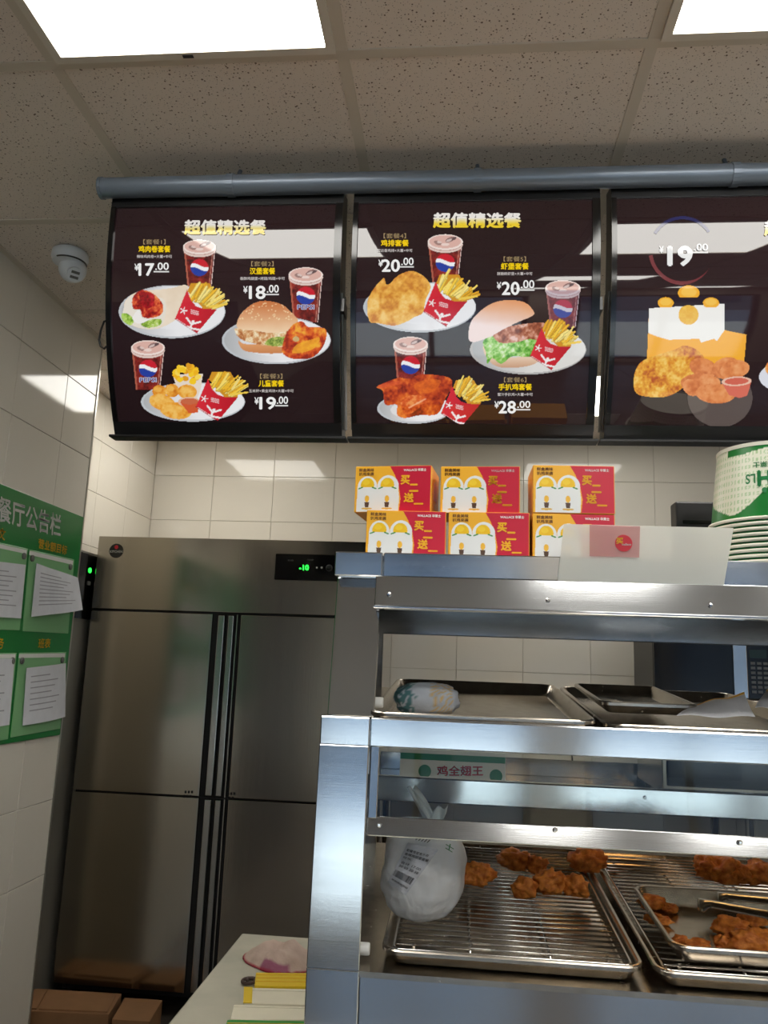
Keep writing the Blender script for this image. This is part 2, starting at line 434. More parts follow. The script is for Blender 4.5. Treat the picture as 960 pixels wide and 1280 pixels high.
for (i, j), lab in LIGHTS.items():
    x0, y0 = GX[i]+0.012, GY[j]+0.012; x1, y1 = x0+0.581, y0+0.561
    if lab is None:
        where = {(1, 11): 'square ceiling light panel over the fridge, mirrored in the glossy wall tiles',
                 (4, 11): 'square ceiling light panel over the back counter, glimpsed between the second and third menu boards'}.get((i, j))
        lab = where or 'square ceiling light panel of the customer area behind the photographer'
    t = thing('ceiling_light', lab, 'light', (x0, y0, CEIL), 'square ceiling light panels')
    f = MB()
    b = 0.018
    f.box(x0, x1, y0, y0+b, CEIL-0.008, CEIL+0.012).box(x0, x1, y1-b, y1, CEIL-0.008, CEIL+0.012)
    f.box(x0, x0+b, y0+b, y1-b, CEIL-0.008, CEIL+0.012).box(x1-b, x1, y0+b, y1-b, CEIL-0.008, CEIL+0.012)
    obj('frame', f, M_lframe, t)
    obj('diffuser', MB().box(x0+b, x1-b, y0+b, y1-b, CEIL-0.003, CEIL+0.006), M_diffk if j == 11 else M_diff, t)
    if (i, j) == (2, 7):
        obj('maker_label', MB().box(x0+0.27, x0+0.292, y1-b+0.006, y1-b+0.014, CEIL-0.0088, CEIL-0.008), M_txt_black, t)

# walls with their tiles
ZJ = [0.982-0.2475*k for k in range(-1, 8)]       # tile joints, heights
def tiled(name, box, axis, plane, a0, a1, joints, zlo, zhi, pitch=0.334, sign=1):
    """wall slab + single tiles standing 6 mm proud of the grout; axis is the direction of the wall's run"""
    wobj = struct(name, box, M_grout)
    shared = {}
    zs = sorted([z for z in ZJ if zlo < z < zhi]+[zlo, zhi])
    as_ = sorted([a for a in joints if a0 < a < a1]+[a0, a1])
    for za, zb in zip(zs, zs[1:]):
        for aa, ab in zip(as_, as_[1:]):
            w_, h_ = round(ab-aa-0.0018, 4), round(zb-za-0.0018, 4)
            if w_ < 0.01 or h_ < 0.01: continue
            if (w_, h_) not in shared:
                mb = MB()
                if axis == 'y': mb.box(0, sign*0.006, 0, w_, 0, h_)
                else: mb.box(0, w_, 0, sign*0.006, 0, h_)
                o = obj('wall_tile', mb, M_tile, wobj, bevel=0.0012, segs=1); shared[(w_, h_)] = o
            else:
                o = shared[(w_, h_)].copy(); COL.objects.link(o); o.parent = wobj
            o.location = (plane, aa+0.001, za+0.001) if axis == 'y' else (aa+0.001, plane, za+0.001)
            o.rotation_euler = (random.uniform(-.0012, .0012), random.uniform(-.0012, .0012), random.uniform(-.0012, .0012))
    return wobj
wl = tiled('wall_left', MB().box(XREC-0.1, XL-0.006, YF, YEDGE-0.006, FLOOR, CEIL+0.05), 'y', XL-0.006, 1.30, YEDGE,
           [2.61-0.315*k for k in range(-1, 6)], FLOOR, CEIL)
wr = tiled('wall_left_recess', MB().box(XREC-0.12, XREC-0.006, YEDGE-0.006, YB+0.1, FLOOR, CEIL+0.05), 'y', XREC-0.006, YEDGE, YB,
           [YB-0.334*k for k in range(1, 6)], -0.6, CEIL)
wb = tiled('wall_back', MB().box(XREC-0.1, XR+0.1, YB+0.006, YB+0.12, FLOOR, CEIL+0.05), 'x', YB+0.006, XREC, 2.80,
           [-1.347+0.334*k for k in range(0, 14)], -0.9, CEIL, sign=-1)
dr_ = struct('door_1', MB().box(XL-0.004, XL+0.02, -1.3, 1.62, FLOOR, 0.85), mat('brown_door', (44, 33, 28), 0.6, var=0.12, scale=6, stretch=(1, 1, 0.2)))
obj('door_handle', MB().box(XL+0.02, XL+0.06, 1.40, 1.43, -0.5, -0.3), M_trim, dr_)
struct('trim_1', MB().box(XL-0.004, XL+0.003, YEDGE-0.007, YEDGE+0.002, FLOOR, CEIL), M_trim)
struct('wall_right', MB().box(XR, XR+0.1, YF, YB+0.1, FLOOR, CEIL+0.05), M_paint)
# shop front behind the photographer: wall with wide glazed openings
sf = MB()
OPEN = [(-1.15, 0.55), (0.95, 2.5), (2.75, 4.15)]
sf.box(XL-0.1, XR, YF-0.15, YF, 0.98, CEIL+0.05).box(XL-0.1, XR, YF-0.15, YF, FLOOR, FLOOR+0.12)
for a, b in [(XL-0.1, OPEN[0][0]), (OPEN[0][1], OPEN[1][0]), (OPEN[1][1], OPEN[2][0]), (OPEN[2][1], XR)]:
    sf.box(a, b, YF-0.15, YF, FLOOR+0.12, 0.98)
struct('wall_front', sf, M_paint)
for n, (a, b) in enumerate(OPEN):
    wroot = tag(empty('window_%d' % (n+1), (a, YF-0.08, FLOOR+0.12)), kind='structure')
    fr = MB()
    for xx in (a, (a+b)/2-0.025, b-0.05): fr.box(xx, xx+0.05, YF-0.11, YF-0.05, FLOOR+0.12, 0.98)
    fr.box(a, b, YF-0.105, YF-0.055, 0.93, 0.98).box(a, b, YF-0.105, YF-0.055, FLOOR+0.12, FLOOR+0.17)
    obj('window_frame', fr, M_alu, wroot)
    for xa, xb in ((a+0.05, (a+b)/2-0.025), ((a+b)/2+0.025, b-0.05)):
        obj('pane', MB().box(xa, xb, YF-0.083, YF-0.077, FLOOR+0.17, 0.93), M_glass, wroot)

# ================================================================== CEILING RAIL AND SECURITY CAMERA
PY = 1.70
pl = thing('hanging_rail', 'grey painted pipe slung under the ceiling above the menu boards', 'pipe', (-0.88, PY, 1.122))
auto_smooth(obj('pipe', MB().tube([(-0.885, PY, 1.122), (2.2, PY, 1.122)], 0.0245, 24), M_pipe, pl))
obj('end_cap', MB().tube([(-0.893, PY, 1.122), (-0.885, PY, 1.122)], 0.0265, 20), M_pipe, pl)
for px in (290, 597, 918):
    X = ony(px, 222, PY)[0]
    c_ = obj('clamp', MB().tube([(X-0.009, PY, 1.122), (X+0.009, PY, 1.122)], 0.0275, 20), M_pipe, pl)
    obj('hanger_rod', MB().tube([(X, PY+0.02, 1.130), (X, PY+0.062, CEIL+0.004)], 0.005, 8), M_pipe, c_)
    obj('strap', MB().box(X-0.006, X+0.006, PY+0.018, PY+0.022, 1.08, 1.125), M_pipe, c_)
cc = Vector((-1.196, 2.14, CEIL))
sc_ = thing('security_camera', 'white dome security camera on the ceiling by the left wall', 'camera', cc)
auto_smooth(obj('base', MB().lathe([(0.046, 0), (0.052, -0.004), (0.054, -0.022), (0.049, -0.036), (0.03, -0.042)], cc, 32), M_cctv, sc_), 0.9)
ball = MB(); bc = cc+Vector((0.006, 0.012, -0.05)); R_ = 0.041
ball.grid(lambda u, v: bc+Vector((math.sin(math.pi*v)*math.cos(2*math.pi*u), math.sin(math.pi*v)*math.sin(2*math.pi*u), math.cos(math.pi*v)))*R_, 28, 18, True)
bo = obj('ball', ball, M_cctv, sc_, smooth=True)
dv = Vector((0.42, -0.45, -0.6)).normalized(); up_ = Vector((0, 0, 1)); sx = dv.cross(up_).normalized(); sy = sx.cross(dv)
obj('face_ring', MB().tube([bc+dv*0.030, bc+dv*0.044], 0.0225, 24), M_cctv, bo)
for k in (-1, 1):
    q = bc+dv*0.0445+sy*0.008*k
    obj('lens_window', MB().hexa([q-sx*0.012-sy*0.004, q+sx*0.012-sy*0.004, q+sx*0.012+sy*0.004, q-sx*0.012+sy*0.004],
        [p+dv*0.0015 for p in (q-sx*0.012-sy*0.004, q+sx*0.012-sy*0.004, q+sx*0.012+sy*0.004, q-sx*0.012+sy*0.004)]), M_grey, bo)
obj('seam', MB().tube([cc+Vector((0.049*math.cos(a), 0.049*math.sin(a), -0.037)) for a in np.linspace(-1.9, 0.5, 18)], 0.0024, 6), M_black, sc_)

# ================================================================== MENU BOARDS
BT = np.array([1.722, 1.112]); BB = np.array([1.868, 0.546])          # (y, z) of the front's top and bottom edge
ch = BB-BT; BLEN = np.linalg.norm(ch); cdir = ch/BLEN; bn = np.array([cdir[1], -cdir[0]])   # outward normal (towards the customers)
if bn[0] > 0: bn = -bn
def prof(s, off=0.0, bulge=0.046):
    """front profile, s = 0 top .. 1 bottom, off = metres outside the film"""
    s = np.asarray(s, float); h = bulge*4*s*(1-s)
    return BT[None, :]+np.outer(s, ch)+np.outer(h+off, bn)
_S = np.linspace(-0.02, 1.02, 400)
def on_board(x, y, off):
    """pixels -> points on the curved front of a board"""
    d = (np.stack([x, y, np.full_like(x, 0)], 1)-np.array([480.0, 640.0, -FPX])) @ RM
    p = prof(_S, off); r = p[:, 1]/p[:, 0]
    Y = np.interp(-(d[:, 2]/d[:, 1]), -r, p[:, 0]); t = Y/d[:, 1]
    return d*t[:, None]
class Board:
    def __init__(s, x0, x1, label):
        s.t = thing('menu_board', label, 'menu board', ((x0+x1)/2, 1.80, 0.53), 'lit menu boards under the rail')
        S = np.linspace(0, 1, 25); fr = prof(S); back = fr-np.outer(0.055+0.02*np.sin(np.pi*S), bn)
        hs = MB().prism_x([tuple(p) for p in fr]+[tuple(p) for p in back[::-1]], x0, x1)
        auto_smooth(obj('housing', hs, M_housing, s.t), 0.5)
        def strip(name, xa, xb, s0, s1, o0, o1, m):
            SS = np.linspace(s0, s1, 22); a = prof(SS, o1); b = prof(SS, o0)
            return auto_smooth(obj(name, MB().prism_x([tuple(p) for p in a]+[tuple(p) for p in b[::-1]], xa, xb), m, s.t), 0.5)
        s.panel = strip('film_panel', x0+0.012, x1-0.018, 0.05, 0.945, 0.0, 0.0012, M_panel)
        strip('top_trim', x0, x1, 0.0, 0.05, 0.0, 0.006, M_housing); strip('bottom_trim', x0, x1, 0.945, 1.0, 0.0, 0.006, M_housing)
        strip('side_trim', x0, x0+0.012, 0.05, 0.945, 0.0, 0.007, M_gblack); strip('side_trim', x1-0.018, x1, 0.05, 0.945, 0.0, 0.007, M_gblack)
        strip('chrome_line', x0+0.012, x1-0.018, 0.05, 0.0535, 0.0012, 0.0035, M_chrome)
        b1 = prof(np.array([1.0]))[0]
        obj('ledge', MB().box(x0-0.010, x1+0.012, b1[0]-0.018, b1[0]+0.022, b1[1]-0.010, b1[1]-0.004), M_black, s.t, bevel=0.001, segs=1)
        # side cheek with vent slots
        a, b = prof(np.array([0.42]), -0.012)[0], prof(np.array([0.97]), -0.012)[0]
        c, d = prof(np.array([0.97]), -0.062)[0], prof(np.array([0.42]), -0.062)[0]
        for xs, xe in ((x1, x1+0.004), (x0-0.004, x0)):
            obj('side_cheek', MB().prism_x([tuple(a), tuple(b), tuple(c), tuple(d)], xs, xe), M_grey, s.t)
        for g in (0.60, 0.80):
            for k in range(4):
                p = prof(np.array([g+0.016*k]), -0.026)[0]; q = prof(np.array([g+0.016*k+0.007]), -0.05)[0]
                obj('vent_slot', MB().box(x1+0.0038, x1+0.0046, p[0], q[0]-0.004, q[1], p[1]), M_black, s.t)
        obj('latch', MB().box(x1, x1+0.008, prof(np.array([0.5]), 0.0)[0][0], prof(np.array([0.5]), -0.05)[0][0], 0.82, 0.852), M_black, s.t)
        obj('bracket', MB().box((x0+x1)/2-0.02, (x0+x1)/2+0.02, PY+0.029, PY+0.075, 1.085, 1.115), M_housing, s.t)
    def text(s, name, t, x0, y0, x1, y1, col, col2=None, bold=0.02, off=0.0032, skew=0.0):
        v, f = text_mesh(t, bold)
        X = x0+(x1-x0)*v[:, 0]+skew*(y1-y0)*v[:, 1]; Y = y1+(y0-y1)*v[:, 1]
        mb = MB(); mb.v = [tuple(p) for p in on_board(X, Y, off)]; mb.f = list(f)
        c1 = np.array(col, float); c2 = np.array(col2 if col2 else col, float)
        k = np.clip((v[:, 1]-0.25)/0.4, 0, 1)[:, None]
        return obj(name, mb, M_print, s.panel, recalc=False, colors=c2*(1-k)+c1*k)
    def paint(s, name, cv, off=0.0022):
        mb, c = cv.mesh(lambda x, y: on_board(x, y, off)); return obj(name, mb, M_print, s.panel, recalc=False, colors=c)
    def price(s, big, xb0, xb1, yb0, yb1, xc0, xc1, yc0, yc1, xy0, bold=0.028):
        s.text('price', big, xb0, yb0, xb1, yb1, (246, 246, 244), bold=bold)
        s.text('price_cents', '.00', xc0, yc0, xc1, yc1, (244, 244, 242), bold=0.018)
        s.text('currency_sign', '¥', xy0, yb0+0.5, xy0+5.5, yb0+9.5, (240, 240, 238), bold=0.02)
        cv = Canvas(xc0-2, yc1+1.2, xc1, yc1+2.6, 0.35); cv.m[:] = True; cv.rgb[:] = (225, 225, 222); s.paint('price_underline', cv)
    def caption(s, num, dish, small, x0, y0, x1):
        cx = (x0+x1)/2
        s.text('meal_number', '【套餐%d】' % num, cx-14, y0, cx+14, y0+6.5, (168, 146, 104), bold=0.0)
        s.text('dish_name', dish, x0, y0+8, x1, y0+16.5, (244, 208, 8), bold=0.035)
        w_ = 2.0*len(small)
        s.text('dish_note', small, cx-w_, y0+19.5, cx+w_, y0+23.6, (214, 208, 204), bold=0.01)

def plate(cv, cx, cy, rx, ry, rim=(196, 200, 204), inn=(240, 240, 242)):
    cv.fill(cv.ell(cx, cy, rx, ry), rim)
    t = np.clip((cv.X-(cx-rx))/(1.1*rx), 0, 1)
    cv.fill(cv.ell(cx+1.2, cy-0.6, rx-2.4, ry-2.2), cv.mix((176, 178, 180), inn, t))
    cv.fill(cv.ell(cx+4, cy+2, rx*0.72, ry*0.6), inn, 0.6)
def cup(cv, cx, cy, r=21.5, bot=50, wash=0.0):
    body = cv.poly([(cx-r*0.96, cy+3), (cx+r*0.96, cy+3), (cx+r*0.72, cy+bot), (cx-r*0.72, cy+bot)])
    t = np.abs(cv.X-cx)/r
    cv.food(body, [(70, 16, 16), (120, 30, 26), (156, 48, 36)], 7, 31)
    e = lambda sg, w, k: cv.seg((cx+sg*r*k, cy+6), (cx+sg*r*(k-0.22), cy+bot-1), w) & body
    cv.fill(e(-1, 3.2, 0.9), (190, 110, 84), 0.8); cv.fill(e(1, 2.2, 0.93), (232, 214, 206), 0.9); cv.fill(e(1, 1.2, 0.78), (214, 150, 130), 0.7)
    cv.fill(e(-1, 1.2, 0.98), (226, 190, 176), 0.8)
    cv.fill(cv.ell(cx, cy+3.4, r, r*0.45), (232, 208, 198)); cv.fill(cv.ell(cx, cy+1.6, r*0.97, r*0.43), (198, 160, 150))
    cv.fill(cv.ell(cx, cy, r, r*0.45), (243, 226, 218)); cv.fill(cv.ell(cx, cy-0.4, r*0.88, r*0.36), (224, 180, 168))
    for dx, dy, a, b, ro, c in [(-9, 1, 5, 2.6, 0.3, (150, 118, 112)), (-7.5, 0.2, 3, 1.4, 0.3, (236, 214, 206)), (6, -3, 6.4, 2.8, -0.4, (128, 96, 94)),
                                (5, -2.2, 4.2, 1.5, -0.4, (226, 206, 200)), (11, -4.2, 3.4, 1.6, -0.5, (90, 70, 72)), (0, 3, 5, 1.8, 0.0, (242, 222, 214))]:
        cv.fill(cv.ell(cx+dx, cy+dy, a, b, ro), c, 0.85)
    lx, ly, lr = cx, cy+26, r*0.53
    disc = cv.ell(lx, ly, lr, lr*0.95); wv = ly-0.5+2.4*np.sin((cv.X-lx)/lr*2.2)
    cv.fill(disc, (206, 30, 48)); cv.fill(disc & (cv.Y > wv-2.4), (246, 246, 248)); cv.fill(disc & (cv.Y > wv+2.4), (36, 62, 160))
    if wash: cv.fill(body, (120, 110, 150), wash)
def fries(cv, bx, by, s=1.0, seed=3):
    rs = random.Random(seed); P = lambda x, y: (bx+x*s, by+y*s)
    tones = [(250, 208, 70), (255, 226, 112), (232, 172, 40), (244, 190, 52), (255, 234, 140)]
    cv.fill(cv.poly([P(-12, -52), P(-8, -62), P(16, -62), P(26, -44), P(25, -30), P(8, -30)]), (214, 150, 34))
    for k in range(34):
        t = rs.random(); b0 = (-11+32*t+rs.uniform(-2, 2), -44+12*t+rs.uniform(-4, 2)); L = rs.uniform(12, 26)
        a = -1.15+0.55*t+rs.uniform(-0.22, 0.22)
        tip = (b0[0]+L*math.cos(a), b0[1]+L*math.sin(a)*(1.1-0.35*t)); tip = (tip[0], max(tip[1], -68+18*max(0, t-0.5)))
        c = rs.choice(tones); cv.fill(cv.seg(P(*b0), P(*tip), 3.4*s), tuple(v*0.8 for v in c)); cv.fill(cv.seg(P(b0[0]-0.3, b0[1]-0.4), P(tip[0]-0.3, tip[1]-0.3), 2.3*s), c)
    cv.fill(cv.seg(P(16, -33), P(37, -36), 3*s), (244, 206, 80)); cv.fill(cv.seg(P(18, -40), P(28, -55), 3*s), (246, 222, 130))
    box = [P(-12.5, -54), P(-27.4, -18), P(0, 0), P(25, -29.7), P(9, -30.2), P(-1, -33.5), P(-7, -40)]
    m = cv.poly(box); g = np.clip((cv.X-bx+27*s)/(52*s), 0, 1)
    cv.fill(m, cv.mix((222, 44, 58), (186, 20, 38), g)); cv.fill(cv.seg(P(-27.4, -18), P(0, 0), 1.2), (150, 16, 30), 0.7, keep=True)
    Wt = (248, 240, 240)
    for a in range(5):
        q = 1.257*a; cv.fill(cv.seg(P(-17, -28), P(-17+4.2*math.cos(q), -28+4.2*math.sin(q)), 1.2*s), Wt)
    for k in (-1, 0, 1): cv.fill(cv.seg(P(-8, -27+2*k), P(1.5, -24.5+2*k), 1.0*s), Wt, 0.85)
    cv.fill(cv.ell(*P(-5, -14), 2.0*s, 2.0*s), Wt)
    for a, b in [((-13, -19), (-7, -11)), ((-7, -11), (4, -14)), ((-7, -11), (-8, -6)), ((-8, -6), (3, -4)), ((-8, -6), (-12, -8))]:
        cv.fill(cv.seg(P(*a), P(*b), 2.3*s) & m, Wt)
    cv.fill(cv.seg(P(-25, -17), P(-14, -10), 0.8*s) & m, Wt, 0.8)
def c1(x, y): return (140+x/6.4, 260+y/6.4)
def c2(x, y): return (270+x/6.4, 310+y/6.4)
def c3(x, y): return (155+x/4.174, 415+y/4.174)
def c4(x, y): return (440+x/5.647, 260+y/5.647)
def c5(x, y): return (570+x/5.486, 320+y/5.486)
def c6(x, y): return (460+x/4.174, 410+y/4.174)
def c8(x, y): return (780+x/5.333, 340+y/5.333)
TEA = [(190, 84, 40), (226, 130, 60), (240, 170, 90), (250, 206, 130)]
def pts(fn, l): return [fn(*p) for p in l]
def pepsi(bd, cx, cy):
    bd.text('cup_lettering', 'PEPSI', cx-11, cy+37, cx+11, cy+43.5, (232, 232, 240), bold=0.06, off=0.0027)
    bd.text('cup_lettering', 'PEPSI', cx-10.4, cy+37.5, cx+10.4, cy+43, (30, 50, 150), bold=0.01)

WB = 0.575
x1_ = -0.868
b1 = Board(x1_, x1_+WB, 'lit menu board with the chicken wrap and sesame burger meals, left of the three boards')
b1.text('heading', '超值精选餐', 230, 274.5, 333, 293.5, (236, 232, 226), (236, 206, 60), bold=0.045)
b1.caption(1, '鸡肉卷套餐', '辣味鸡肉卷+大薯+中可', 173, 299, 213); b1.price('17', 173, 193, 329, 345, 194, 211, 328, 337.5, 168)
b1.caption(2, '汉堡套餐', '香酥鸡腿堡+烤翅/鸡翅+中可', 312, 326.5, 344); b1.price('18', 311, 332, 357, 374, 333.5, 348.5, 356, 366, 304)
b1.caption(3, '儿童套餐', '玉米杯+黄金鸡块+大薯+中可', 323, 467, 355); b1.price('19', 324, 345, 496, 512, 346, 360, 495.5, 505, 318)
cv = Canvas(145, 296, 286, 425); cup(cv, 249.4, 308.5, 21, 52); plate(cv, 215, 389.7, 67, 33.6)
m = cv.poly(pts(c1, [(110, 740), (190, 675), (300, 660), (480, 640), (580, 612), (610, 650), (565, 760), (520, 880), (420, 945), (330, 968), (200, 955), (85, 890), (95, 800)]), 5)
cv.fill(m, cv.mix((246, 232, 212), (222, 198, 168), fbm(cv.X, cv.Y, 22, 5)*1.2-0.2))
cv.fill(cv.poly(pts(c1, [(110, 760), (180, 700), (400, 720), (430, 830), (380, 950), (200, 950), (90, 880)]), 5), (236, 228, 214))
cv.food(cv.poly(pts(c1, [(165, 720), (230, 655), (330, 685), (405, 770), (395, 850), (310, 880), (245, 870), (225, 815), (170, 805)]), 5), [(120, 16, 16), (176, 30, 24), (222, 92, 50), (240, 150, 84)], 7, 11)
cv.food(cv.poly(pts(c1, [(215, 690), (260, 670), (340, 700), (320, 790), (250, 790)]), 4), [(110, 8, 14), (168, 14, 26), (206, 40, 50)], 5, 21)
cv.food(cv.poly(pts(c1, [(75, 850), (120, 845), (175, 890), (150, 940), (90, 905)]), 4), [(104, 150, 40), (166, 206, 84), (206, 226, 140)], 4, 12)
cv.food(cv.poly(pts(c1, [(230, 925), (300, 895), (390, 890), (380, 940), (280, 958)]), 4), [(112, 150, 44), (176, 206, 90), (226, 236, 180)], 4, 13)
cv.fill(cv.poly(pts(c1, [(165, 870), (215, 815), (240, 880), (300, 890), (230, 925), (180, 910)]), 4), (244, 240, 236))
fries(cv, 246.3, 416.3, 1.0, 3); b1.paint('printed_wrap_meal', cv)
cv = Canvas(272, 330, 418, 460); cup(cv, 382.2, 343.6, 22, 60); plate(cv, 345.3, 425.6, 68.5, 30)
cv.fill(cv.poly(pts(c2, [(180, 740), (250, 770), (540, 770), (560, 830), (440, 845), (260, 830), (200, 800)]), 5), cv.mix((226, 160, 104), (206, 132, 80), (cv.Y-430)/12))
cv.food(cv.poly(pts(c2, [(150, 660), (200, 640), (590, 650), (570, 780), (400, 780), (330, 770), (200, 730)]), 5), [(176, 104, 56), (216, 158, 104), (240, 214, 170), (250, 238, 214)], 5, 14)
cv.food(cv.poly(pts(c2, [(390, 770), (440, 720), (560, 710), (570, 770), (480, 785)]), 4), [(96, 120, 40), (166, 186, 84), (232, 214, 150)], 4, 15)
bun = cv.poly(pts(c2, [(165, 600), (200, 520), (300, 440), (410, 420), (540, 455), (620, 530), (655, 585), (600, 645), (540, 672), (420, 678), (300, 660), (185, 645)]), 5)
cv.fill(bun, cv.mix((206, 120, 66), (246, 214, 176), (cv.Y-376)/38+0.25*(fbm(cv.X, cv.Y, 20, 8)-0.5)))
rs = random.Random(4)
for k in range(60):
    x = rs.uniform(300, 366); y = rs.uniform(377, 400); cv.fill(cv.ell(x, y, 1.1, 0.75, rs.uniform(0, 3)) & bun, (250, 226, 180), 0.8)
cv.food(cv.poly(pts(c2, [(530, 790), (560, 690), (620, 610), (690, 588), (740, 630), (870, 640), (885, 700), (850, 800), (760, 880), (620, 887), (540, 850)]), 5), [(150, 34, 16), (206, 70, 26), (232, 120, 40), (246, 176, 60)], 9, 17)
cv.fill(cv.poly(pts(c2, [(610, 840), (650, 770), (770, 730), (830, 720), (800, 790), (720, 830)]), 5), (246, 180, 44), 0.75)
cv.fill(cv.ell(*c2(640, 728), 4, 3.4), (206, 196, 140), 0.8)
b1.paint('printed_burger_meal', cv); pepsi(b1, 382.2, 343.6)
cv = Canvas(160, 420, 310, 530); cup(cv, 185, 434.6, 21.5, 53); plate(cv, 241.2, 502.4, 65.5, 25)
cv.fill(cv.poly(pts(c3, [(250, 220), (415, 215), (400, 300), (380, 350), (290, 340)])), (236, 222, 206))
for k in range(30):
    a_, q_ = rs.uniform(0, 6.28), math.sqrt(rs.random()); x, y = 333+74*q_*math.cos(a_), 218+44*q_*math.sin(a_); cv.fill(cv.ell(*c3(x, y), 4.2, 3.2, rs.uniform(0, 3)), rs.choice([(252, 206, 40), (246, 184, 30), (255, 222, 90), (230, 160, 30)]))
for x, y, a, b_, ro in [(185, 310, 9, 8, 0), (250, 305, 9, 8.5, 0.4), (330, 312, 12, 9, 0.1), (200, 368, 17, 10, 0.3), (270, 410, 20, 10.5, 0.15)]:
    mm = cv.ell(*c3(x, y), a, b_, ro); cv.food(mm, [(206, 120, 30), (232, 150, 44), (242, 176, 70), (248, 198, 104)], 10, int(x)); cv.fill(cv.ell(c3(x, y)[0]-2, c3(x, y)[1]-2.5, a*0.55, b_*0.45, ro), (250, 204, 110), 0.45)
cv.fill(cv.ell(*c3(340, 365), 14, 6), (232, 190, 160)); cv.fill(cv.poly(pts(c3, [(290, 365), (395, 365), (385, 420), (340, 425)])), (216, 92, 50)); cv.fill(cv.ell(*c3(342, 362), 11, 4), (206, 106, 70))
fries(cv, 272.4, 526.4, 1.0, 5); b1.paint('printed_nugget_meal', cv); pepsi(b1, 185, 434.6)

b2 = Board(x1_+0.600, x1_+0.600+WB, 'lit menu board with the chicken cutlet and lettuce burger meals, the middle board')
b2.text('heading', '超值精选餐', 541, 265.5, 652, 285, (240, 236, 230), (240, 208, 50), bold=0.045)
b2.caption(4, '鸡排套餐', '宏达香鸡排+大薯+中可', 476, 291.5, 511); b2.price('20', 477, 500, 324, 340, 501.5, 517, 322, 331.5, 473)
b2.caption(5, '虾堡套餐', '酥脆鲜虾堡+大薯+中可', 626, 320.5, 661); b2.price('20', 627, 649.5, 352, 369, 651, 668, 350, 360.5, 621)
b2.caption(6, '手扒鸡套餐', '蜜汁手扒鸡+大薯+中可', 623, 471.5, 665); b2.price('28', 623, 645, 501, 517, 646.5, 663, 501, 510, 618)
cv = Canvas(450, 290, 600, 420); cup(cv, 556.5, 302.5, 22.5, 52); plate(cv, 524.6, 384, 71, 32)
cv.food(cv.poly(pts(c4, [(120, 800), (110, 660), (150, 570), (225, 490), (250, 540), (330, 470), (430, 442), (520, 490), (555, 560), (520, 650), (500, 740), (440, 770), (390, 800), (300, 830), (190, 815)]), 4), [(206, 128, 44), (230, 164, 66), (244, 190, 92), (250, 210, 126)], 12, 23)
fries(cv, 557.8, 407.9, 1.04, 7); b2.paint('printed_cutlet_meal', cv)
cv = Canvas(580, 344, 738, 472); cup(cv, 703.6, 360, 22.5, 50, 0.35); plate(cv, 660, 437, 73, 31.5, (188, 186, 184), (228, 226, 222))
cv.fill(cv.poly(pts(c5, [(190, 610), (300, 690), (480, 690), (570, 690), (540, 740), (420, 765), (290, 760), (210, 700)]), 5), cv.mix((236, 206, 180), (206, 160, 128), (cv.Y-448)/12))
cv.food(cv.poly(pts(c5, [(250, 560), (300, 510), (420, 470), (600, 455), (610, 500), (570, 580), (420, 590), (320, 600)]), 5), [(120, 54, 34), (160, 84, 56), (206, 140, 112), (236, 196, 186)], 9, 27)
cv.food(cv.poly(pts(c5, [(185, 590), (240, 545), (300, 595), (420, 590), (500, 570), (560, 590), (540, 680), (470, 690), (380, 690), (310, 740), (250, 700), (215, 740), (205, 660)]), 4), [(70, 140, 40), (120, 190, 76), (176, 220, 130), (226, 240, 206)], 6, 28)
bun = cv.poly(pts(c5, [(100, 590), (85, 510), (120, 420), (230, 330), (350, 300), (470, 315), (530, 370), (530, 410), (440, 450), (330, 500), (220, 560)]), 5)
cv.fill(bun, cv.mix((232, 158, 104), (246, 226, 222), (cv.Y-376)/38+0.3*(cv.X-650)/-80+0.2*(fbm(cv.X, cv.Y, 18, 9)-0.5)))
fries(cv, 689.4, 462.2, 0.97, 9); b2.paint('printed_lettuce_burger_meal', cv)
cv = Canvas(466, 416, 616, 538); cup(cv, 513.2, 430.4, 22, 60); plate(cv, 518, 510.5, 47, 19.5)
cv.food(cv.poly(pts(c6, [(45, 305), (150, 260), (210, 265), (290, 240), (420, 255), (440, 300), (400, 380), (360, 450), (270, 455), (190, 470), (150, 450), (150, 400), (90, 400), (75, 330)]), 4), [(120, 28, 12), (176, 54, 18), (214, 88, 26), (236, 132, 50)], 11, 33)
cv.food(cv.poly(pts(c6, [(200, 450), (170, 390), (230, 350), (320, 370), (250, 430)]), 4), [(160, 40, 14), (220, 90, 30), (242, 150, 80)], 8, 35)
cv.fill(cv.poly(pts(c6, [(240, 300), (300, 270), (380, 275), (340, 330), (270, 340)]), 4), (238, 120, 30), 0.5)
cv.fill(cv.seg(c6(60, 305), c6(160, 285), 5), (226, 92, 50), 0.6); cv.fill(cv.seg(c6(215, 415), c6(300, 370), 2), (250, 190, 150), 0.7)
fries(cv, 577.4, 533.4, 0.95, 11); b2.paint('printed_roast_chicken_meal', cv)

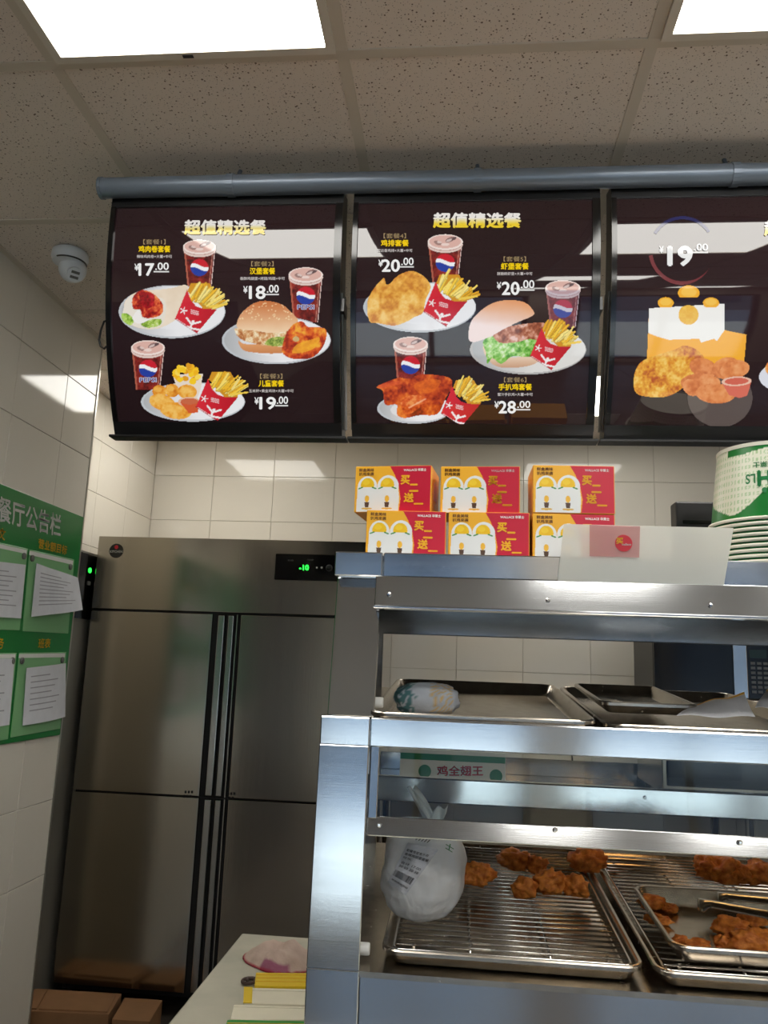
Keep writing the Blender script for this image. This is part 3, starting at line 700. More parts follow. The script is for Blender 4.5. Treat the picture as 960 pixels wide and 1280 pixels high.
b3 = Board(x1_+1.200, x1_+1.200+WB, 'lit menu board with an orange snack carton and fried chicken, cut by the right edge')
b3.text('heading', '超值精选餐', 955, 275, 1062, 295, (240, 236, 230), (240, 208, 50), bold=0.045)
b3.price('19', 834, 866, 307, 333, 867.5, 885, 304.5, 313.5, 824, bold=0.045)
cv = Canvas(800, 270, 905, 360); rr_ = np.hypot(cv.X-853, (cv.Y-313)*0.98); an = np.arctan2(cv.Y-313, cv.X-853)
th_ = 0.2+2.6*np.clip((an-0.4)/1.2, 0, 1)
cv.fill((np.abs(rr_-40) < th_) & (an > 0.15) & (an < 3.0), (122, 54, 58)); cv.fill((np.abs(rr_-40) < 2.4) & (an < -0.6) & (an > -2.6), (38, 38, 92)); b3.paint('printed_ring', cv, 0.0018)
cv = Canvas(788, 355, 990, 540)
cv.fill(cv.ell(*c8(640, 840), 41, 37) & (cv.Y > 470), (92, 80, 76))  # greyish disc: a reflection on the board, painted into the print
cv.fill(cv.ell(*c8(1090, 700), 36, 20), (226, 228, 236)); cv.food(cv.ell(*c8(1090, 640), 28, 16), TEA, 9, 51)
cv.fill(cv.poly(pts(c8, [(165, 240), (670, 208), (672, 385), (820, 415), (800, 640), (150, 600)])), (250, 178, 46))
cv.fill(cv.poly(pts(c8, [(165, 240), (670, 208), (672, 385), (620, 460), (600, 445), (515, 470), (500, 445), (300, 452), (220, 430), (160, 405)])), (248, 246, 240))
for x, y, a, b_ in [(278, 205, 10.5, 7.5), (432, 140, 14, 10), (580, 205, 10.5, 7)]:
    mm = cv.ell(*c8(x, y), a, b_) & (cv.Y < c8(0, y+30)[1]); cv.fill(mm, (248, 180, 40)); cv.fill(cv.ell(c8(x, y)[0], c8(x, y)[1]-1, a*0.7, b_*0.6), (252, 200, 80))
mm = cv.ell(*c8(430, 285), 12.5, 12.5); cv.food(mm, [(240, 180, 60), (250, 206, 90)], 5, 52)
cv.food(cv.poly(pts(c8, [(65, 690), (110, 600), (200, 560), (330, 520), (410, 490), (500, 530), (540, 600), (480, 680), (400, 770), (310, 825), (210, 838), (80, 810)]), 5), [(186, 86, 40), (222, 140, 44), (240, 178, 64), (250, 208, 110)], 9, 54)
for x, y, a, b_, ro in [(530, 640, 18, 12, 0.3), (680, 640, 18, 13, -0.3), (740, 650, 19, 11.5, -0.2), (510, 740, 25, 12, 0), (450, 770, 12, 10, 0.6), (610, 810, 25, 12.5, 0.05)]:
    cv.food(cv.ell(*c8(x, y), a, b_, ro), [(206, 112, 60), (232, 144, 84), (242, 170, 112)], 14, int(x))
cv.fill(cv.poly(pts(c8, [(650, 735), (855, 720), (820, 825), (770, 840), (700, 820)])), (222, 112, 92)); cv.fill(cv.ell(*c8(752, 728), 19, 6, -0.05), (240, 196, 172)); cv.fill(cv.ell(*c8(750, 728), 15, 4.2, -0.05), (216, 104, 84))
b3.paint('printed_snack_box_meal', cv)
# loose black cable at the side of the first board
pc = [(136, 400), (130, 402), (126, 413), (124, 425), (126, 433), (130, 436), (137, 430)]
tag(obj('power_cable', MB().tube([ony(x, y, 1.80) for x, y in pc], 0.0028, 8), M_black, loc=(-0.9, 1.8, 0.75), smooth=True), 'short loop of black cable at the side of the wrap menu board', 'cable')

# ================================================================== FRIDGE
FY = 3.35; FX0, FX1 = -1.585, -0.385; FM = -0.985
fz = lambda u: u*FY
fg = thing('upright_fridge', 'tall four door stainless steel upright fridge in the corner', 'fridge', ((FX0+FX1)/2, FY+0.37, FLOOR))
obj('body', MB().box(FX0, FX1, FY+0.03, FY+0.74, FLOOR+0.13, fz(0.154)), M_fridge, fg, bevel=0.003)
obj('header_panel', MB().box(FX0, FX1, FY, FY+0.028, fz(0.0595), fz(0.154)-0.001), M_fridge, fg, bevel=0.002)
ST = 'M'
def door(x0, x1, z0, z1, hinge_left):
    # leaf with a recessed full-height grip at the meeting edge
    g = 0.062
    xa, xb = (x0, x1-g) if hinge_left else (x0+g, x1)
    d = obj('door', MB().box(xa, xb, FY, FY+0.026, z0, z1), M_fridge, fg, bevel=0.002)
    ga, gb = (x1-g, x1) if hinge_left else (x0, x0+g)
    obj('grip_recess', MB().box(ga, gb, FY+0.014, FY+0.027, z0, z1), M_dark, d)
    ha, hb = (x1-0.034, x1-0.006) if hinge_left else (x0+0.008, x0+0.032)
    obj('handle', MB().box(ha, hb, FY-0.004, FY+0.014, z0+0.004, z1-0.004), M_handle, d, bevel=0.003)
    la, lb = (xb-0.004, xb+0.002) if hinge_left else (x0+0.044, x0+0.049)
    obj('grip_lip', MB().box(la, lb, FY-0.001, FY+0.016, z0, z1), M_handle, d)
    return d
zt, zm, zb = 0.0565, -0.1655, -0.384
doors = []
for z0, z1 in ((fz(zm)+0.004, fz(zt)), (fz(zb), fz(zm)-0.004)):
    doors.append(door(FX0, FM-0.001, z0, z1, True)); doors.append(door(FM+0.001, FX1, z0, z1, False))
obj('door_seal', MB().box(FX0+0.004, FX1-0.004, FY+0.02, FY+0.032, fz(zb)+0.003, fz(0.0595)), M_seal, fg)
obj('plinth', MB().box(FX0+0.02, FX1-0.02, FY+0.05, FY+0.70, FLOOR+0.10, FLOOR+0.13), M_dark, fg)
for x in (FX0+0.06, FX1-0.06):
    for y in (FY+0.09, FY+0.66):
        obj('leg', MB().lathe([(0.022, 0), (0.022, 0.02), (0.016, 0.025), (0.016, 0.10)], (x, y, FLOOR), 12), M_dark, fg)
p0 = ony(345, 692, FY); p1 = ony(432, 727, FY)
cpn = obj('control_panel', MB().box(p0[0], FX1-0.005, FY-0.006, FY+0.001, p1[2], p0[2]), M_gblack, fg, bevel=0.003)
def fpx(x0, y0, x1, y1, Y): return quad_fn(ony(x0, y0, Y), ony(x1, y0, Y), ony(x1, y1, Y), ony(x0, y1, Y))
text_on('temperature_digits', '-10', fpx(374, 706, 386, 713, FY-0.0068), M_led, cpn, 0.03)
for x, y, r in ((396, 709.5, 0.004), (402, 709.5, 0.0045)):
    q = ony(x, y, FY-0.0066); obj('indicator', MB().lathe([(r, 0), (r, 0.0006)], (q[0], q[1], q[2]), 12, 'y'), M_whitep, cpn)
q = ony(411.5, 710, FY-0.006); obj('dial', MB().lathe([(0.011, 0), (0.011, -0.012), (0.009, -0.014)], q, 20, 'y'), M_black, cpn)
obj('dial_ring', MB().tube([(q[0]+0.0135*math.cos(a), q[1]-0.001, q[2]+0.0135*math.sin(a)) for a in np.linspace(0, 2*math.pi, 24, endpoint=False)], 0.0012, 5, True), M_grey, cpn)
for x0, x1, y in ((360, 367, 699.5), (384, 392, 699)): text_on('panel_lettering', 'POWER' if x0 < 370 else 'TEMP', fpx(x0, y, x1, y+2, FY-0.0068), M_grey, cpn)
q = ony(145.3, 688.5, FY-0.0005); st = obj('round_sticker', MB().lathe([(0.0315, 0), (0.0315, -0.0012)], q, 32, 'y'), M_gblack, fg)
text_on('sticker_lettering', 'KITCHEN', fpx(137.5, 688, 153, 691, FY-0.0022), M_txt_white, st, 0.02)
obj('sticker_emblem', MB().lathe([(0.009, 0), (0.009, -0.0008)], ony(145.6, 684, FY-0.0018), 12, 'y'), M_red, st)
for d_, (x, y, s_) in zip(doors, ((238, 990, 'L1'), (291, 992, 'R1'), (236, 995.5, 'L2'), (289, 997.5, 'R2'))):
    for k in range(3): qq = ony(x-6+4*k, y, FY-0.0005); obj('hinge_mark', MB().box(qq[0]-0.004, qq[0]+0.004, FY-0.0012, FY, qq[2]-0.005, qq[2]+0.005), M_dark, d_)

# slim steel service column between the fridge and the recess wall
sv = thing('service_column', 'narrow steel cabinet with a green light, squeezed beside the fridge', 'cabinet', (-1.645, 3.30, FLOOR))
obj('casing', MB().box(XREC+0.001, -1.612, 3.10, 3.62, FLOOR, 0.44), mat('satin_steel', (150, 148, 140), 0.5, metal=0.6), sv, bevel=0.002)
pz = obj('switch_panel', MB().box(-1.612, -1.606, 3.22, 3.58, 0.15, 0.43), M_gblack, sv, bevel=0.002)
q = onx(112.5, 713, -1.6045); obj('led', MB().lathe([(0.011, -0.003), (0.011, 0.002), (0.006, 0.004)], q, 16, 'x'), M_led, pz)
q = onx(111, 729, -1.6045); obj('switch', MB().box(-1.607, -1.602, q[1]-0.012, q[1]+0.012, q[2]-0.008, q[2]+0.008), M_grey, pz)

# ================================================================== NOTICE BOARD ON THE LEFT WALL
NX = XL+0.0012
nb = thing('notice_board', 'green notice board with plastic document pockets on the tiled left wall', 'notice board', (NX, 2.3, -0.28))
obj('backing', MB().box(NX, NX+0.006, 1.62, 2.828, -0.283, 0.505), M_green, nb, bevel=0.001, segs=1)
def wq(pp, X): return [onx(x, y, X) for x, y in pp]
text_on('board_title', '餐厅公告栏', quad_fn(*wq([(-3, 619), (77, 644), (75.5, 672), (-3, 652)], NX+0.0072)), M_txt_white, nb, 0.02)
text_on('pocket_title', '营业额目标', quad_fn(*wq([(48.5, 672.5), (84.5, 682.5), (83, 694), (48, 685.5)], NX+0.0072)), M_txt_yellow, nb, 0.02)
text_on('pocket_title', '公文', quad_fn(*wq([(-11, 656), (8, 661.5), (6, 676), (-12, 671)], NX+0.0072)), M_txt_yellow, nb, 0.02)
text_on('pocket_title', '班表', quad_fn(*wq([(48.5, 798), (64, 798), (62.5, 810), (47.5, 810.5)], NX+0.0072)), M_txt_yellow, nb, 0.02)
text_on('pocket_title', '任务', quad_fn(*wq([(-14, 797), (5.5, 797), (4, 811), (-15, 811)], NX+0.0072)), M_txt_yellow, nb, 0.02)
def slab(pp, X0, X1):
    a = wq(pp, X0); return MB().hexa([(X0, q[1], q[2]) for q in a], [(X1, q[1], q[2]) for q in a])
POCK = [[(36.5, 687), (92, 699.5), (84.5, 792), (27.5, 789)], [(-22, 674), (34, 686), (23.5, 788), (-30, 786)],
        [(23.5, 816), (82, 815), (74.5, 911), (12.5, 922)], [(-40, 817), (20, 816), (9, 924), (-48, 934)]]
for pp in POCK:
    pk = obj('pocket', slab(pp, NX+0.006, NX+0.009), M_lgreen, nb, bevel=0.001, segs=1)
    pa = np.array(pp, float); top = [tuple(pa[0]+(0.5, 1.5)), tuple(pa[1]+(-0.8, 1.5)), tuple(pa[1]+(-1.2, 6.5)), tuple(pa[0]+(-0.2, 6.5))]
    obj('pocket_strip', slab(top, NX+0.009, NX+0.0098), M_whitep, pk)
    for k, f_ in ((0, 0.07), (1, 0.93)):
        c = pa[0]*(1-f_)+pa[1]*f_+np.array([-0.5, 10]); qq = onx(c[0], c[1], NX+0.0098)
        obj('magnet', MB().lathe([(0.011, 0), (0.011, 0.004), (0.007, 0.006)], qq, 14, 'x'), M_grey, pk)
def paper(label, pp, X, curl, n_lines, group=None):
    a = [Vector(onx(x, y, X)) for x, y in pp]
    def fn(u, v):
        p = (a[0]*(1-u)+a[1]*u)*v+(a[3]*(1-u)+a[2]*u)*(1-v)
        return Vector((X+curl(u, v), p.y, p.z))
    t = thing('posted_sheet', label, 'paper', (X, a[0].y, a[3].z), group)
    obj('sheet', MB().sheet(fn, 14, 14, 0.0012, (1, 0, 0)), M_paper, t, smooth=False)
    for k in range(n_lines):
        v0 = 0.85-0.7*k/n_lines
        ln = MB(); ln.grid(lambda u, v: fn(0.1+u*0.75*(0.6+0.4*((k*37) % 10)/10), v0-0.02*v)+Vector((0.0006, 0, 0)), 10, 2)
        obj('print_line', ln, M_ink, t, recalc=False)
    return t
paper('white sheets curling out of the upper right notice board pocket', [(44.5, 704), (93, 722), (96, 762), (38, 771)], NX+0.010,
      lambda u, v: 0.004+0.06*max(0, u-0.3)*(1-0.6*u)*(1-v*0.4)+0.014*math.sin(3*u)*(1-v), 9)
paper('white sheet hanging in the lower right notice board pocket', [(32, 835), (81, 829), (80, 896), (27, 907)], NX+0.010,
      lambda u, v: 0.004+0.012*math.sin(3.1*u)*(1-0.7*v), 7)
paper('white sheet in the upper left notice board pocket, cut by the left edge', [(-20, 700), (31, 706), (25, 773), (-26, 770)], NX+0.010, lambda u, v: 0.003+0.004*math.sin(3*u), 8)
paper('white sheet in the lower left notice board pocket, cut by the left edge', [(-38, 823), (17, 823), (10.5, 906), (-44, 914)], NX+0.010, lambda u, v: 0.003+0.004*math.sin(3*u), 8)

# ================================================================== SERVICE COUNTER AND THE HEATED DISPLAY CABINET
CT = -0.655
sct = thing('service_counter', 'pale marble topped service counter under the display cabinet', 'counter', (1.5, 1.6, FLOOR))
obj('top', MB().box(-0.515, XR-0.3, 1.12, 2.08, CT-0.03, CT), M_marble, sct, bevel=0.004)
obj('body', MB().box(-0.49, XR-0.3, 1.17, 2.05, FLOOR, CT-0.03), M_wood, sct)

X0, X1 = -0.225, 1.235; XI0, XI1 = -0.143, 1.153      # outer width, inner opening
SB, SU = 0.052, 0.076                                  # slopes of the two decks
hd = thing('display_cabinet', 'stainless steel heated display cabinet with two slanted tray shelves', 'display cabinet', (0.5, 1.7, CT))
side = [(1.338, CT), (1.336, -0.462), (1.352, -0.13), (1.420, -0.087), (1.464, 0.157), (1.464, 0.19), (2.068, 0.19), (2.068, CT)]
obj('side_panel', MB().prism_x(side, X0, X0+0.012), M_steel, hd); obj('side_panel', MB().prism_x(side, X1-0.012, X1), M_steel, hd)
def slat(name, x0, x1, y0, z0, y1, z1, th, m=None, parent=None, bevel=0.0015):
    """flat strip between two (y,z) edges, th thick to the rear"""
    n = Vector((0, (z0-z1), -(y0-y1))).normalized()
    if n.y < 0: n = -n
    n = n*th
    return obj(name, MB().hexa([(x0, y0, z0), (x1, y0, z0), (x1, y1, z1), (x0, y1, z1)], [(x0, y0+n.y, z0+n.z), (x1, y0+n.y, z0+n.z), (x1, y1+n.y, z1+n.z), (x0, y1+n.y, z1+n.z)]), m or M_steel, parent or hd, bevel=bevel, segs=1)
for xa, xb in ((X0, XI0), (XI1, X1)):
    slat('upper_post', xa, xb, 1.460, 0.157, 1.416, -0.088, 0.006)
    slat('lower_post', xa, xb, 1.347, -0.13, 1.330, -0.4615, 0.006)
    slat('base_corner', xa, xb, 1.330, -0.4615, 1.338, CT, 0.006)
    obj('band_end', MB().box(xa-(0.0005 if xa < 0 else 0), xb, 1.352, 1.380, -0.131, -0.085), M_steel, hd, bevel=0.002, segs=1)
    obj('cap_end', MB().box(xa-0.0005, xb+0.004, 1.420, 1.46, 0.1565, 0.200), M_steel, hd, bevel=0.002, segs=1)
obj('shelf_band', MB().box(XI0+0.0008, XI1-0.0008, 1.353, 1.380, -0.131, -0.085), M_steel, hd, bevel=0.002, segs=1)
obj('top_band', MB().box(XI0+0.006, XI1, 1.4205, 1.46, 0.1565, 0.200), M_steel, hd, bevel=0.002, segs=1)
obj('top_plate', MB().box(X0, X1, 1.46, 2.07, 0.188, 0.200), M_steel, hd, bevel=0.001, segs=1)
vl = slat('valance', XI0-0.006, XI1, 1.412, 0.157, 1.404, 0.103, 0.003)
obj('valance_lip', MB().box(XI0-0.008, XI1, 1.403, 1.440, 0.099, 0.1035), M_steel, vl, bevel=0.0012, segs=1)
slat('valance_return', XI0, XI1, 1.440, 0.0995, 1.442, 0.13, 0.002, parent=vl)
slat('base_panel', XI0+0.001, XI1, 1.331, -0.4615, 1.339, CT, 0.006)
obj('lower_deck', MB().prism_x([(1.331, -0.4615), (2.06, -0.4615+SB*0.729), (2.06, -0.470+SB*0.729), (1.331, -0.470)], X0+0.012, X1-0.012), M_steel2, hd)
obj('upper_deck', MB().prism_x([(1.36, -0.106), (2.06, -0.106+SU*0.70), (2.06, -0.114+SU*0.70), (1.36, -0.114)], X0+0.012, X1-0.012), M_steel2, hd)
obj('rear_header', MB().box(X0+0.012, X1-0.012, 2.045, 2.062, 0.080, 0.188), M_steel, hd, bevel=0.002, segs=1)
obj('rear_rail', MB().box(X0+0.012, X1-0.012, 2.035, 2.062, -0.322, -0.264), M_steel, hd, bevel=0.003, segs=1)
for x in (X0+0.012, 0.88): obj('rear_post', MB().box(x, x+0.022, 2.046, 2.066, CT, 0.188), M_steel, hd, bevel=0.001, segs=1)
gp = obj('glass_pane', MB().hexa([(XI0+0.012, 1.372, -0.132), (XI1, 1.372, -0.132), (XI1, 1.360, -0.243), (XI0+0.012, 1.360, -0.243)],
    [(XI0+0.012, 1.376, -0.132), (XI1, 1.376, -0.132), (XI1, 1.364, -0.243), (XI0+0.012, 1.364, -0.243)]), M_glass, hd)
slat('glass_side_strip', XI0+0.001, XI0+0.016, 1.369, -0.131, 1.357, -0.243, 0.006)
slat('glass_rail', XI0-0.002, XI1, 1.359, -0.239, 1.352, -0.2685, 0.010)
def screw(x, y, Y, par, r=0.004):
    q = ony(x, y, Y); obj('screw', MB().lathe([(r, 0), (r, -0.0015), (r*0.5, -0.0028)], q, 10, 'y'), M_chrome, par)
for x, y in ((486, 743), (685, 750), (888, 757)): screw(x, y, 1.406, vl)
for x, y in ((474, 1031), (694, 1037), (925, 1053)): screw(x, y, 1.3545, hd)
for x, y in ((657, 786), (816, 794)): screw(x, y, 2.044, hd)
for x, y in ((806, 997),): screw(x, y, 2.034, hd)
# white stops on the inner side, heat lamps under both ceilings of the case
for (x, y, Y) in ((474, 878, 1.45), (456.5, 1186, 1.37)):
    q = ony(x, y, Y); auto_smooth(obj('bumper', MB().lathe([(0.0085, -0.02), (0.0095, -0.018), (0.0095, 0.005), (0.0085, 0.007)], (q[0], q[1], q[2]), 14, 'x'), M_whitep, hd))
M_bulb = mat('heat_lamp_glow', (255, 196, 120), 0.5, emit=12.0)
for x in (0.42, 0.95):
    for z in (-0.085,):
        lampz = z
        l_ = obj('heat_lamp', MB().box(x-0.10, x+0.10, 1.74, 1.80, lampz-0.022, lampz), M_steel, hd, bevel=0.002, segs=1)
        obj('lamp_tube', MB().tube([(x-0.085, 1.77, lampz-0.029), (x+0.085, 1.77, lampz-0.029)], 0.006, 10), M_bulb, l_)

# trays
def rrect(x0, x1, y0, y1, r, n=6):
    out = []
    for cx, cy, a0 in ((x1-r, y1-r, 0), (x0+r, y1-r, 90), (x0+r, y0+r, 180), (x1-r, y0+r, 270)):
        for k in range(n+1): a = math.radians(a0+90*k/n); out.append((cx+r*math.cos(a), cy+r*math.sin(a)))
    return out
def tray_mesh(x0, x1, y0, y1, zr, slope, depth=0.024, r=0.03, wall=0.012, rim=0.008):
    loops = []
    for ins, dz in ((0.0, -0.006), (0.0, -0.001), (0.002, 0.001), (rim-0.002, 0.001), (rim, -0.001), (rim+wall*0.7, -depth*0.85), (rim+wall, -depth), (rim+wall+0.3*0, -depth-0.0012), (rim+wall*0.7-0.002, -depth*0.9), (rim-0.0015, -0.003), (0.0015, -0.003)):
        lp = rrect(x0+ins, x1-ins, y0+ins, y1-ins, max(0.006, r-ins*0.6)); loops.append([(x, y, zr+dz+slope*(y-y0)) for x, y in lp])
    n = len(loops[0]); mb = MB(); vs = [p for l in loops for p in l]; fs = []
    L = len(loops)
    for i in range(L):
        if i == 6: continue
        j = (i+1) % L
        fs += [(i*n+k, i*n+(k+1) % n, j*n+(k+1) % n, j*n+k) for k in range(n)]
    fs += [tuple(6*n+k for k in range(n)), tuple(7*n+k for k in range(n))[::-1]]
    return mb.add(vs, fs)
def make_tray(label, x0, x1, y0, y1, zr, slope, group=None, name='baking_tray', **k):
    o = obj(name, tray_mesh(x0, x1, y0, y1, zr, slope, **k), M_steel2, loc=((x0+x1)/2, (y0+y1)/2, zr-0.025+slope*(y1-y0)/2))
    auto_smooth(o, 0.7); return tag(o, label, 'tray', group)
ZT = -0.434                                             # rim of the lower trays at the front edge
G_T = 'steel trays in the display cabinet'
make_tray('steel tray under the wire rack with the plastic bag, lower shelf', -0.112, 0.291, 1.345, 1.995, ZT, SB, G_T)
make_tray('steel tray on the lower shelf under the small pan with tongs', 0.303, 0.706, 1.335, 1.985, ZT, SB, G_T)
def make_rack(label, x0, x1, y0, y1, zr, slope):
    z = lambda y: zr+slope*(y-y0)
    t = thing('wire_rack', label, 'wire rack', ((x0+x1)/2, (y0+y1)/2, zr-0.02+slope*(y1-y0)/2), 'chrome wire racks on the lower shelf')
    lp = rrect(x0, x1, y0, y1, 0.012, 3); obj('rim_wire', MB().tube([(x, y, z(y)) for x, y in lp], 0.0026, 6, True), M_wire, t, smooth=True)
    n = int((y1-y0)/0.0225); base = None
    for k in range(1, n):
        y = y0+(y1-y0)*k/n
        if base is None:
            base = o = obj('wire', MB().tube([(x0, 0, 0), (x1, 0, 0)], 0.0021, 6), M_wire, t, smooth=True)
            for v in base.data.vertices: v.co.y += origin_of(t).y; v.co.z += origin_of(t).z
        else: o = base.copy(); COL.objects.link(o); o.parent = t
        o.location = (0, y-origin_of(t).y, z(y)-origin_of(t).z)
    for f_ in (0.33, 0.67):
        x = x0+(x1-x0)*f_; obj('cross_wire', MB().tube([(x, y0, z(y0)-0.004), (x, y1, z(y1)-0.004)], 0.0022, 6), M_wire, t, smooth=True)
    for x in (x0+0.03, x1-0.03):
        for y in (y0+0.04, y1-0.04): obj('foot', MB().tube([(x, y, z(y)-0.003), (x, y, z(y)-0.018)], 0.003, 6), M_wire, t)
    return t
ZR = ZT-0.003
make_rack('chrome wire rack holding the plastic bag and fried chicken pieces', -0.094, 0.273, 1.363, 1.975, ZR, SB)
make_rack('chrome wire rack under the small pan with tongs', 0.321, 0.688, 1.353, 1.965, ZR, SB)
rk = lambda x, y: onslope(x, y, ZR+0.002, 1.363, SB)
# small pan on the second rack
pa_, pb_ = rk(846, 1183), rk(793, 1106)
zr_ = ZR+0.0312; pa_, pb_ = onslope(848, 1184, zr_, 1.353, SB), onslope(794, 1106, zr_, 1.353, SB)
PX0, PX1, PY0, PY1 = (pa_[0]+pb_[0])/2-0.008, (pa_[0]+pb_[0])/2+0.30, pa_[1], pb_[1]
PZ = zr_+SB*(PY0-1.353)
make_tray('small steel pan with tongs and loose chicken bits, on the right rack', PX0, PX1, PY0, PY1, PZ, SB, None, 'small_pan', depth=0.027, r=0.028)
# upper trays
ZU = -0.078
make_tray('steel tray holding the wrapped burger on the upper shelf', -0.150, 0.232, 1.392, 2.02, ZU, SU, G_T)
make_tray('steel tray with white paper wrappers on the upper shelf', 0.243, 0.640, 1.395, 2.02, ZU-0.004, SU, G_T)
make_tray('narrow dark steel pan lying in the upper tray beside the white wrappers', 0.262, 0.44, 1.55, 1.90, ZU+0.016+SU*0.15, SU, None, 'narrow_pan', depth=0.02, r=0.02)

# fried chicken
M_chick = mat('fried_crust', (176, 78, 22), 0.5, rgb2=(244, 156, 68), scale=70, bump=1.0, bscale=130, spec=0.35)
def chicken_mesh(seed, sx, sy, sz, lumps=0.45):
    bm = bmesh.new(); bmesh.ops.create_icosphere(bm, subdivisions=4, radius=1.0)
    o = Vector((seed*13.7, seed*5.1, seed*2.3))
    for v in bm.verts:
        d = v.co.normalized()
        r = 1+lumps*noise.noise(d*1.5+o)+0.30*noise.noise(d*3.4+o*1.3)+0.16*abs(noise.noise(d*7+o))+0.10*noise.noise(d*15+o)
        p = d*max(0.35, r); v.co = Vector((p.x*sx, p.y*sy, p.z*sz))
    zmin = min(v.co.z for v in bm.verts)
    for v in bm.verts: v.co.z = max(v.co.z, zmin*0.72)
    z0 = min(v.co.z for v in bm.verts)
    for v in bm.verts: v.co.z -= z0
    for f in bm.faces: f.smooth = True
    me = bpy.data.meshes.new('fried_chicken'); bm.to_mesh(me); bm.free(); me.materials.append(M_chick); return me
def chicken(label, box, surf, seed, rot=0.0, squash=0.62, group='fried chicken in the display cabinet', name='fried_chicken', lift=0.0, depthf=0.85):
    """box = pixel extents of the piece; it stands on surf(px, py)"""
    xa, xb, ya, yb = box; cx = (xa+xb)/2
    q = surf(cx, yb-0.12*(yb-ya)); ppm = FPX/q[1]
    wd = (xb-xa)/ppm/2; me = chicken_mesh(seed, wd*0.98, wd*depthf, wd*squash*1.12)
    xs = [v.co.x for v in me.vertices]; k = 2.2*wd/(max(xs)-min(xs))
    o = bpy.data.objects.new(name, me); COL.objects.link(o); o.location = (q[0], q[1]+wd*0.22, q[2]+lift); o.scale = (k, k, k); o.rotation_euler = (math.atan(SB), 0, rot)
    return tag(o, label, 'fried chicken', group)
PCS = [('lone oval fried chicken piece next to the plastic bag', (575, 619, 1084, 1111), 1, 0.1, 0.62),
       ('long fried chicken piece at the back of the left rack', (624, 668, 1064, 1091), 2, -0.2, 0.48),
       ('small drooping fried chicken piece, second at the back of the left rack', (659, 684, 1071, 1096), 3, 0.4, 0.8),
       ('round fried chicken piece at the left front of the pile on the left rack', (640, 671, 1099, 1126), 4, 0, 0.75),
       ('lumpy fried chicken piece in the middle of the pile on the left rack', (667, 707, 1094, 1122), 5, 0.3, 0.66),
       ('fried chicken piece at the right front of the pile on the left rack', (704, 736, 1096, 1125), 6, -0.4, 0.75),
       ('largest fried chicken piece leaning over the rim of the left rack', (712, 759, 1063, 1096), 7, 0.2, 0.5)]
for lab, bx, sd, ro, sq in PCS: chicken(lab, bx, rk, sd, ro, sq, depthf=0.62)
rk2 = lambda x, y: onslope(x, y, ZR+0.002, 1.353, SB)
for lab, bx, sd, ro, sq in [('big dark fried chicken piece at the back of the right rack', (874, 928, 1070, 1107), 8, 0.1, 0.56),
                            ('dark fried chicken drumlet touching the big piece on the right rack', (914, 942, 1080, 1109), 14, 0.5, 0.7),
                            ('dark fried chicken piece cut by the right edge, back of the right rack', (934, 978, 1076, 1111), 9, -0.3, 0.56)]:
    chicken(lab, bx, rk2, sd, ro, sq, depthf=0.7)
pn = lambda x, y: onslope(x, y, PZ-0.016, PY0, SB)
for lab, bx, sd, ro, sq in [('flat fried chicken strip in the back left corner of the small pan', (800, 833, 1112, 1131), 21, 0.1, 0.4),
                            ('short fried chicken bit beside the strips in the small pan', (829, 849, 1122, 1136), 22, 0.3, 0.5),
                            ('fried chicken strip below the corner strip in the small pan', (808, 840, 1129, 1150), 23, -0.6, 0.36),
                            ('crumbly golden chicken bit at the front left of the small pan', (840, 862, 1156, 1176), 24, 0.2, 0.5),
                            ('golden chicken crumb cluster at the front of the small pan', (858, 888, 1164, 1183), 25, 0.0, 0.4),
                            ('pointed golden chicken piece in front of the tongs', (894, 923, 1158, 1185), 26, 0.3, 0.6),
                            ('long orange fried chicken piece right under the tongs', (896, 938, 1141, 1168), 27, -0.5, 0.5),
                            ('largest fried chicken piece at the front right of the small pan', (914, 966, 1156, 1189), 28, 0.1, 0.55),
                            ('fried chicken piece behind the tongs in the small pan', (926, 960, 1134, 1152), 29, 0.2, 0.5)]:
    chicken(lab, bx, pn, sd, ro, sq, depthf=0.62, group='loose chicken in the small pan', lift=-0.010)
# tongs lying in the pan
tg = thing('tongs', 'steel tongs with scooped ends lying on chicken in the small pan', 'tongs', tuple(pn(915, 1150)))
def arm(a, b, w, lift0, lift1, nm='arm'):
    A = Vector(pn(*a)); B = Vector(pn(*b)); A.z += lift0; B.z += lift1
    d = (B-A).normalized(); s_ = d.cross(Vector((0, 0, 1))).normalized(); L_ = (B-A).length
    def fn(u, v):
        wd = w*(1.7 if u < 0.16 else 1.0)*(math.sqrt(max(0.05, 1-((0.10-u)/0.10)**2)) if u < 0.10 else 1)
        c_ = (v-0.5)*2.4; return A+d*(u*L_)+s_*(math.sin(c_)*0.55*wd)+Vector((0, 0, -(1-math.cos(c_))*0.8*wd))
    auto_smooth(obj(nm, MB().sheet(fn, 30, 7, 0.0015, (0, 0, 1)), mat('tongs_steel', (190, 190, 186), 0.22, metal=1), tg), 0.9)
arm((874, 1140), (985, 1180), 0.020, 0.024, 0.046); arm((898, 1130), (990, 1160), 0.020, 0.022, 0.046)
obj('hinge_pin', MB().tube([tuple(Vector(pn(978, 1160))+Vector((0, 0, 0.03))), tuple(Vector(pn(980, 1172))+Vector((0, 0, 0.05)))], 0.003, 8), M_wire, tg)

